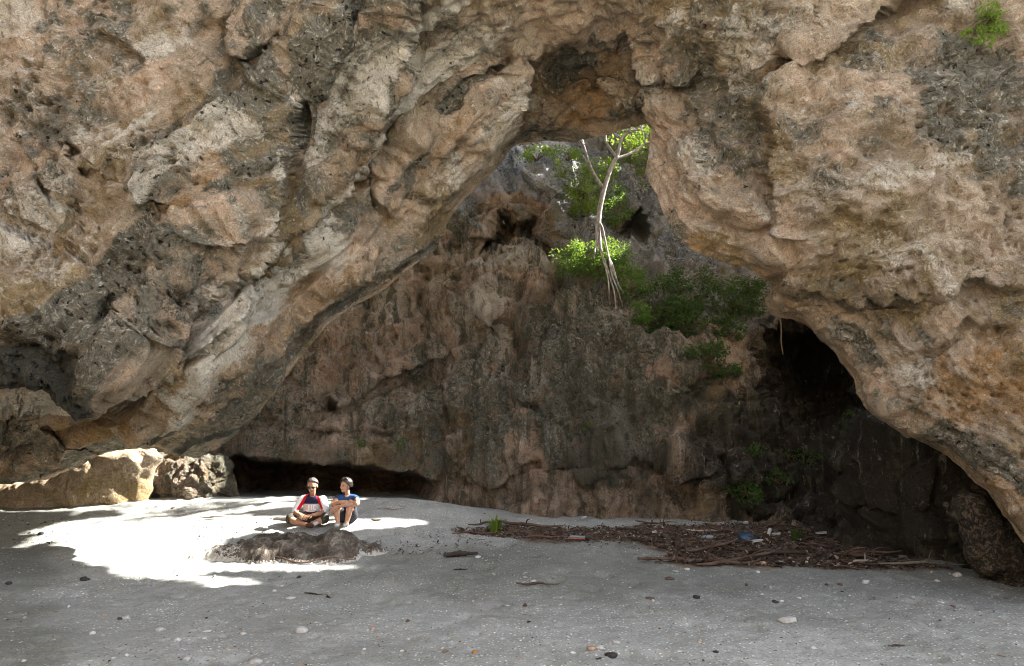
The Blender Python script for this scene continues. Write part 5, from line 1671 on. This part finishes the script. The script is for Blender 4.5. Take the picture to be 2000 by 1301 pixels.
def head_blobs(hc, fwd, k=1.0):
    """skull, jaw, chin, nose and ears as ellipsoids in the frame of the face"""
    f = Vector(fwd).normalized(); s = Vector((0, 0, 1)).cross(f).normalized(); u = f.cross(s)
    R = Matrix((s, f, u)).transposed()
    P = lambda a, b, c: Vector(hc) + (s * a + f * b + u * c) * k
    sc = lambda *r: tuple(x * k for x in r)
    return [(P(0, -.012, .028), R, sc(.076, .096, .088)), (P(0, .018, -.035), R, sc(.062, .066, .072)), (P(0, .052, -.088), R, sc(.028, .026, .022)), (P(0, .02, -.075), R, sc(.050, .055, .035)),
            (P(0, .090, -.020), R, sc(.014, .020, .026)), (P(.078, -.005, -.008), R, sc(.012, .022, .032)), (P(-.078, -.005, -.008), R, sc(.012, .022, .032)), (P(0, .072, .020), R, sc(.050, .016, .012))]


def attr_fabric(name):
    k = NT(name)
    wr = k.noise(k.coords(), 14.0, 4, .6, .5)
    return k.finish(k.attr("cloth").outputs["Color"], .85, k.bump(wr, .5, .012), .15)


MAT_SKIN = simple_mat("tanned_skin", (0.33, 0.165, 0.095), (0.43, 0.225, 0.135), 14.0, .55, .15, .003, spec=.35)
MAT_SKIN2 = simple_mat("light_tan_skin", (0.42, 0.225, 0.14), (0.52, 0.30, 0.195), 14.0, .55, .15, .003, spec=.35)
MAT_HAIR = simple_mat("black_hair", (0.010, 0.008, 0.007), (0.035, 0.027, 0.022), 60.0, .45, .6, .004, (1, 1, .3))
MAT_HAIR_G = simple_mat("greying_black_hair", (0.015, 0.013, 0.012), (0.10, 0.095, 0.09), 50.0, .5, .6, .004, (1, 1, .3))
MAT_DARKCLOTH = fabric("black_cloth", (0.028, 0.03, 0.036))
MAT_CAMO = (lambda k: k.finish(k.ramp(k.noise(k.coords(), 16.0, 3, .6), [(.40, (0.022, 0.02, 0.015)), (.47, (0.06, 0.052, 0.038)), (.54, (0.03, 0.033, 0.022)), (.62, (0.11, 0.095, 0.07))]), .9))(NT("camouflage_cloth"))
MAT_SHOE = fabric("pale_shoe_cloth", (0.58, 0.57, 0.55)); MAT_SOLE = fabric("shoe_sole", (0.30, 0.27, 0.23)); MAT_SANDAL = fabric("brown_sandal", (0.08, 0.045, 0.03))
MAT_GLASS = plain("dark_lens", (0.02, 0.02, 0.025), .1, .6); MAT_EYE = plain("eye", (0.02, 0.015, 0.012), .2, .5); MAT_LIP = plain("lip", (0.30, 0.09, 0.07), .5, .3); MAT_LETTER = fabric("white_lettering", (0.80, 0.79, 0.84))


def ball(name, c, r, mat, parent, sub=2):
    bm = bmesh.new(); bmesh.ops.create_icosphere(bm, subdivisions=sub, radius=1.0)
    r = r if isinstance(r, tuple) else (r, r, r)
    for q in bm.verts: q.co = Vector((q.co.x * r[0], q.co.y * r[1], q.co.z * r[2]))
    me = bpy.data.meshes.new(name); bm.to_mesh(me); bm.free(); me.polygons.foreach_set("use_smooth", [True] * len(me.polygons))
    return link_mesh(name, me, mat, parent, c)


def hand_blobs(palm, fdir, side, curl=(0, 0, -1)):
    """palm, four bent fingers of different length and a thumb as overlapping ellipsoids"""
    f = Vector(fdir).normalized(); s = Vector(side); s = (s - f * s.dot(f)).normalized(); n = f.cross(s).normalized()
    c = Vector(curl).normalized(); palm = Vector(palm)
    R = Matrix((s, f, n)).transposed()
    out = [(palm, R, (.037, .044, .015))]

    def seg(a, b, r):
        d = (b - a); l = d.length; d.normalize(); o = d.orthogonal().normalized()
        out.append(((a + b) / 2, Matrix((o, d, o.cross(d))).transposed(), (r, l / 2 + r * .7, r)))
    for off, ln in ((-.033, .060), (-.011, .072), (.011, .067), (.032, .052)):
        p0 = palm + f * .034 + s * off; p1 = p0 + f * ln * .5 + c * .006; p2 = p1 + f * ln * .36 + c * .020; p3 = p2 + f * ln * .10 + c * .016
        seg(p0, p1, .0092); seg(p1, p2, .0085); seg(p2, p3, .0076)
    t0 = palm - s * .034 - f * .012; t1 = t0 - s * .020 + f * .026 + c * .006; t2 = t1 + f * .026 + s * .004 + c * .010
    seg(t0, t1, .0115); seg(t1, t2, .0095)
    return out


def face(body, hc, fwd, mat_skin, smile=False):
    """eyes, nose, mouth and ears set on the skin of the head centred at hc looking along fwd"""
    from mathutils.bvhtree import BVHTree
    me = body.data
    bv = BVHTree.FromPolygons([v.co for v in me.vertices], [p.vertices[:] for p in me.polygons])
    hc = Vector(hc); f = Vector(fwd).normalized(); s = Vector((0, 0, 1)).cross(f).normalized(); up = f.cross(s)

    def on(side, rise, sink):
        d = (f * .09 + s * side + up * rise)
        o = hc + d + f * .3
        h = bv.ray_cast(o, -f)
        return (h[0] if h[0] is not None else hc + d) - f * sink
    rot = f.to_track_quat('-Y', 'Z').to_euler()
    for k in (-1, 1):
        ball("eye", on(.030 * k, .002, .002), (.013, .008, .007), MAT_EYE, body, 1).rotation_euler = rot
        ball("brow", on(.031 * k, .022, .002), (.018, .007, .004), MAT_HAIR, body, 1).rotation_euler = rot
    ball("mouth", on(0, -.058, .003), (.028 if smile else .021, .008, .008), MAT_LIP, body, 1).rotation_euler = rot


def dress(name, body, nodes, bones, mat, root, off, bounds, smooth_rounds=6, zmax=.505, ymin=-9):
    """garment grown from the body's own surface: faces nearest to the listed bones, pushed outwards.
    bounds: {(a, b): (t0, t1)} keeps only that stretch of a bone"""
    me = body.data
    co = np.array([v.co[:] for v in me.vertices]); no = np.array([v.normal[:] for v in me.vertices])
    best = np.full(len(co), 9.0); ok = np.zeros(len(co), bool)
    for a, b in bones:
        A = np.array(nodes[a][0]); B = np.array(nodes[b][0]); d = B - A
        t = np.clip(((co - A) @ d) / (d @ d), 0, 1)
        ra = nodes[a][1]; rb = nodes[b][1]
        ra = ra if not isinstance(ra, tuple) else max(ra); rb = rb if not isinstance(rb, tuple) else max(rb)
        dist = np.linalg.norm(co - (A + t[:, None] * d), axis=1) / (ra + (rb - ra) * t)
        m = dist < best
        best = np.where(m, dist, best)
        lo, hi = bounds.get((a, b), (2, -1))
        ok = np.where(m, (t >= lo) & (t <= hi), ok)
    ok &= (co[:, 2] < zmax) & ~((co[:, 1] < ymin) & (np.abs(co[:, 0]) < .16))
    used = {}; vs = []; fs = []
    for p in me.polygons:
        if all(ok[i] for i in p.vertices):
            f = []
            for i in p.vertices:
                if i not in used:
                    used[i] = len(vs); vs.append(co[i] + no[i] * off)
                f.append(used[i])
            fs.append(f)
    m2 = bpy.data.meshes.new(name); m2.from_pydata([tuple(v) for v in vs], [], fs)
    m2.polygons.foreach_set("use_smooth", [True] * len(m2.polygons)); m2.update()
    o = link_mesh(name, m2, mat, root)
    md = o.modifiers.new("soft", 'SMOOTH'); md.factor = .4; md.iterations = smooth_rounds
    md = o.modifiers.new("cloth", 'SOLIDIFY'); md.thickness = off * .9; md.offset = -1
    return o


def hair_cap(body, hc, r, fwd, mat, low, slope=1.25, seed=5):
    """hair shell over the skull in the frame of the face: open on the face side"""
    f = Vector(fwd).normalized(); sx = Vector((0, 0, 1)).cross(f).normalized(); u = f.cross(sx)
    bm = bmesh.new(); bmesh.ops.create_icosphere(bm, subdivisions=5, radius=1.0)
    kill = []
    p = np.array([q.co[:] for q in bm.verts]); nz = fbm(p * (1, 1, .6), 4.0, 4, seed)
    for q, z in zip(bm.verts, nz):
        d = q.co.normalized()
        if d.z < low + max(0, d.y + .05) * slope + .12 * z: kill.append(q)
        q.co = (sx * d.x * r[0] + f * d.y * r[1] + u * d.z * r[2]) * (1 + .09 * z)
    bmesh.ops.delete(bm, geom=kill, context='VERTS')
    me = bpy.data.meshes.new("hair"); bm.to_mesh(me); bm.free(); me.polygons.foreach_set("use_smooth", [True] * len(me.polygons))
    o = link_mesh("hair", me, mat, body, Vector(hc) + u * .028 - f * .012)
    md = o.modifiers.new("t", 'SOLIDIFY'); md.thickness = .012; md.offset = -1
    return o


def man():
    g = gpos(605, 1023)
    root = empty("person", g)
    tag(root, "man sitting cross legged in a red, white and navy shirt, looking at his hands", "person")
    N = {"pelvis": ((0, .13, .11), .135), "waist": ((0, .14, .22), (.145, .125)), "chest": ((0, .11, .36), (.150, .125)), "neck": ((.005, .085, .465), .056), "nape": ((.012, .055, .53), .050), "head": ((.018, .01, .62), .055), "crown": ((.018, .012, .68), .05)}
    E = [("pelvis", "waist"), ("waist", "chest"), ("chest", "neck"), ("neck", "nape"), ("nape", "head"), ("head", "crown")]
    TB = [("pelvis", "waist"), ("waist", "chest"), ("chest", "neck")]
    AR, LG = [], []
    for s, p in ((-1, "l"), (1, "r")):
        N[p + "sh"] = ((s * .160, .09, .420), .062); N[p + "el"] = ((s * .258, .0, .22), .044); N[p + "fa"] = ((s * .17, -.14, .185), .041); N[p + "wr"] = ((s * .078, -.228, .180), .028)
        AR += [("chest", p + "sh"), (p + "sh", p + "el"), (p + "el", p + "fa"), (p + "fa", p + "wr")]
        N[p + "hip"] = ((s * .10, .08, .10), .105); N[p + "th"] = ((s * .22, -.04, .125), .092); N[p + "kn"] = ((s * .31, -.16, .12), .074)
        LG += [("pelvis", p + "hip"), (p + "hip", p + "th"), (p + "th", p + "kn")]
    N["lca"] = ((-.17, -.25, .085), .056); N["lan"] = ((.0, -.30, .045), .036); N["lft"] = ((.09, -.325, .035), .034); N["ltoe"] = ((.15, -.335, .03), .026)
    N["rca"] = ((.22, -.21, .085), .055); N["ran"] = ((.12, -.225, .055), .036); N["rft"] = ((.06, -.20, .05), .034)
    LG += [("lkn", "lca"), ("lca", "lan"), ("lan", "lft"), ("lft", "ltoe"), ("rkn", "rca"), ("rca", "ran"), ("ran", "rft")]
    E += AR + LG
    hands = []
    for s in (-1, 1):
        hands += hand_blobs((s * .060, -.255, .178), (-s * .55, -.80, -.15), (-s * .75, .5, .35) if s > 0 else (-.75, -.5, -.35))
    hc = (.02, -.005, .630)
    fw = (.05, -1, -.30)
    body = link_mesh("body", unite(skin_mesh("body", N, E, 2), head_blobs(hc, fw) + hands, .004), MAT_SKIN, root)
    face(body, hc, fw, MAT_SKIN)
    hair_cap(body, hc, (.083, .103, .097), fw, MAT_HAIR_G, .02, 1.0)
    gl = MB()
    f = Vector(fw).normalized(); sx = Vector((1, 0, 0)); up = sx.cross(f) * -1
    for k in (-1, 1):
        c = Vector(hc) + f * .094 + sx * k * .032 + up * .004
        ring = [c + sx * math.cos(a) * .026 + up * math.sin(a) * .019 for a in np.linspace(0, 2 * math.pi, 14, endpoint=False)]
        gl.add([r_ + f * .003 for r_ in ring] + [r_ - f * .003 for r_ in ring], [tuple(range(14)), tuple(range(14, 28))[::-1]] + [(i, (i + 1) % 14, 14 + (i + 1) % 14, 14 + i) for i in range(14)])
        gl.add(*tube([c + sx * k * .026, c + sx * k * .052 - f * .09], [.004, .004], 6))
    gl.add(*tube([Vector(hc) + f * .1 + sx * -.01 + up * .014, Vector(hc) + f * .1 + sx * .01 + up * .014], [.004, .004], 6))
    gl.build("glasses", MAT_GLASS, body)
    allb = TB + AR + LG + [("neck", "nape"), ("nape", "head")]
    bd = {("pelvis", "waist"): (.25, 1), ("waist", "chest"): (0, 1), ("chest", "neck"): (0, .92), ("pelvis", "lhip"): (2, -1)}
    for p in "lr":
        bd[("chest", p + "sh")] = (0, 1); bd[(p + "sh", p + "el")] = (0, 1); bd[(p + "el", p + "fa")] = (0, .42)
    shirt = dress("shirt", body, N, E, attr_fabric("raglan_shirt_cloth"), root, .016, bd, ymin=-.13)
    me = shirt.data
    co = np.array([v.co[:] for v in me.vertices])
    x, y, z = np.abs(co[:, 0]), co[:, 1], co[:, 2]
    navy = np.array((.018, .02, .05)); white = np.array((.72, .74, .76)); red = np.array((.50, .012, .02)); panel = np.array((.50, .49, .50)); black = np.array((.02, .02, .022))
    col = np.tile(white, (len(co), 1))
    slant = x + (z - .36) * .50           # raglan seams lean outwards towards the waist
    body_in = slant < .120
    redm = (slant >= .120) & (slant < .168)
    col[body_in] = panel
    col[body_in & (z > .335)] = navy
    col[body_in & (z < .205)] = black
    col[redm] = red
    set_attr(me, "cloth", col)
    from mathutils.bvhtree import BVHTree
    bv = BVHTree.FromPolygons([v.co for v in me.vertices], [p.vertices[:] for p in me.polygons])
    bars = [(-.035, .225, .026, .085), (-.070, .212, .080, .026), (.010, .235, .020, .080), (.046, .235, .018, .080), (.068, .300, .044, .018), (.068, .232, .044, .018)]
    lt = MB()
    for cx, z0, w, h in bars:
        nx, nzv = 4, 6
        vs = []
        for j in range(nzv):
            for i in range(nx):
                px, pz = cx - w / 2 + w * i / (nx - 1), z0 + h * j / (nzv - 1)
                hit = bv.ray_cast(Vector((px, -1, pz)), Vector((0, 1, 0)))
                py = hit[0].y if hit[0] is not None and hit[0].y > -.12 else -.03
                vs.append((px, py - .003, pz))
        lt.add(vs, [(j * nx + i, j * nx + i + 1, (j + 1) * nx + i + 1, (j + 1) * nx + i) for j in range(nzv - 1) for i in range(nx - 1)])
    lo = lt.build("lettering", MAT_LETTER, shirt)
    md = lo.modifiers.new("t", 'SOLIDIFY'); md.thickness = .004
    bd = {("pelvis", "waist"): (0, .4), ("lkn", "lca"): (0, .62), ("rkn", "rca"): (0, .8)}
    for p in "lr":
        bd[("pelvis", p + "hip")] = (0, 1); bd[(p + "hip", p + "th")] = (0, 1); bd[(p + "th", p + "kn")] = (0, 1)
    dress("trousers", body, N, E, MAT_CAMO, root, .013, bd)
    sh = {"a": ((.015, -.305, .032), .042), "b": ((.09, -.33, .030), (.034, .042)), "c": ((.165, -.345, .026), (.024, .036))}
    link_mesh("shoe", skin_mesh("shoe", sh, [("a", "b"), ("b", "c")], 2), MAT_SANDAL, root)
    sh = {"a": ((.205, -.235, .085), .030), "b": ((.165, -.275, .055), (.040, .036)), "c": ((.125, -.325, .045), (.036, .030)), "d": ((.20, -.30, .03), .026)}
    link_mesh("shoe", skin_mesh("shoe", sh, [("a", "b"), ("b", "c"), ("b", "d")], 2), MAT_SHOE, root)


def woman():
    g = gpos(676, 1024)
    root = empty("person", g)
    tag(root, "woman in a blue top hugging her bare knees and smiling towards the man", "person")
    N = {"pelvis": ((0, .12, .11), .125), "waist": ((0, .12, .22), (.115, .10)), "chest": ((0, .06, .37), (.125, .105)), "neck": ((-.005, .045, .470), .044), "nape": ((-.01, .03, .53), .042), "head": ((-.022, .008, .61), .05), "crown": ((-.020, .008, .67), .045)}
    E = [("pelvis", "waist"), ("waist", "chest"), ("chest", "neck"), ("neck", "nape"), ("nape", "head"), ("head", "crown")]
    TB = E[:3]
    AR, LG = [], []
    for s, p in ((-1, "l"), (1, "r")):
        N[p + "sh"] = ((s * .150, .05, .43), .058)
        AR += [("chest", p + "sh")]
        N[p + "hip"] = ((s * .09, .08, .10), .10); N[p + "th"] = ((s * .10, -.08, .20), .085); N[p + "kn"] = ((s * .108, -.235, .315), .060); N[p + "ca"] = ((s * .095, -.255, .185), .054); N[p + "an"] = ((s * .068, -.27, .055), .036); N[p + "ft"] = ((s * .068, -.35, .035), .036)
        LG += [("pelvis", p + "hip"), (p + "hip", p + "th"), (p + "th", p + "kn"), (p + "kn", p + "ca"), (p + "ca", p + "an"), (p + "an", p + "ft")]
    # picture-left arm crosses on top of the knees, the other folds below it
    N["lel"] = ((-.215, -.14, .325), .042); N["lfa"] = ((-.06, -.285, .385), .036); N["lwr"] = ((.09, -.285, .395), .027)
    N["rel"] = ((.215, -.15, .345), .042); N["rfa"] = ((.08, -.315, .345), .035); N["rwr"] = ((-.055, -.315, .315), .026)
    AR += [("lsh", "lel"), ("lel", "lfa"), ("lfa", "lwr"), ("rsh", "rel"), ("rel", "rfa"), ("rfa", "rwr")]
    E += AR + LG
    hands = hand_blobs((.128, -.278, .392), (.9, .15, -.40), (.3, -.3, .85), (.2, .3, -1)) + hand_blobs((-.095, -.318, .300), (-.85, .0, -.5), (-.3, -.3, .85), (-.2, .3, -1))
    hc = (-.030, -.005, .625); fw = (-.62, -.78, .0)
    body = link_mesh("body", unite(skin_mesh("body", N, E, 2), head_blobs(hc, fw, .95) + hands), MAT_SKIN2, root)
    face(body, hc, fw, MAT_SKIN2, True)
    hair_cap(body, hc, (.090, .108, .102), fw, MAT_HAIR, -.45, 1.15, seed=9)
    gl = MB()
    d = Vector((-fw[1], fw[0], 0)).normalized(); f = Vector(fw).normalized(); q = Vector((f.x * .4, f.y * .4, 1)).normalized()
    for k in (-1, 1):
        c = Vector((-.030, -.02, .742)) + d * .036 * k + f * .02
        ring = [c + d * math.cos(a) * .028 + q * math.sin(a) * .018 for a in np.linspace(0, 2 * math.pi, 14, endpoint=False)]
        gl.add(ring + [r_ - f * .008 for r_ in ring], [tuple(range(14)), tuple(range(14, 28))[::-1]] + [(i, (i + 1) % 14, 14 + (i + 1) % 14, 14 + i) for i in range(14)])
    gl.build("sunglasses", plain("mirrored_lens", (0.35, 0.33, 0.30), .15, .8), body)
    allb = TB + AR + LG + [("neck", "nape")]
    bd = {("pelvis", "waist"): (.3, 1), ("waist", "chest"): (0, 1), ("chest", "neck"): (0, .75)}
    for p in "lr":
        bd[("chest", p + "sh")] = (0, 1); bd[(p + "sh", p + "el")] = (0, .38)
    dress("top", body, N, E, fabric("blue_top_cloth", (0.035, 0.085, 0.22), .6), root, .014, bd, ymin=-.16)
    bd = {("pelvis", "waist"): (0, .45)}
    for p in "lr":
        bd[("pelvis", p + "hip")] = (0, 1); bd[(p + "hip", p + "th")] = (0, 1); bd[(p + "th", p + "kn")] = (0, .62)
    dress("shorts", body, N, E, MAT_DARKCLOTH, root, .013, bd)
    for s in (-1, 1):
        x = s * .068
        sh = {"a": ((x, -.262, .065), .042), "b": ((x, -.275, .035), (.040, .036)), "c": ((x, -.345, .030), (.042, .032)), "d": ((x * 1.05, -.405, .026), (.036, .026))}
        so = link_mesh("shoe", skin_mesh("shoe", sh, [("a", "b"), ("b", "c"), ("c", "d")], 2), MAT_SHOE, root)
        m = {"a": ((x, -.24, .008), (.036, .012)), "b": ((x, -.34, .008), (.042, .012)), "c": ((x * 1.05, -.425, .008), (.032, .012))}
        link_mesh("sole", skin_mesh("sole", m, [("a", "b"), ("b", "c")], 1), MAT_SOLE, so)


man()
woman()
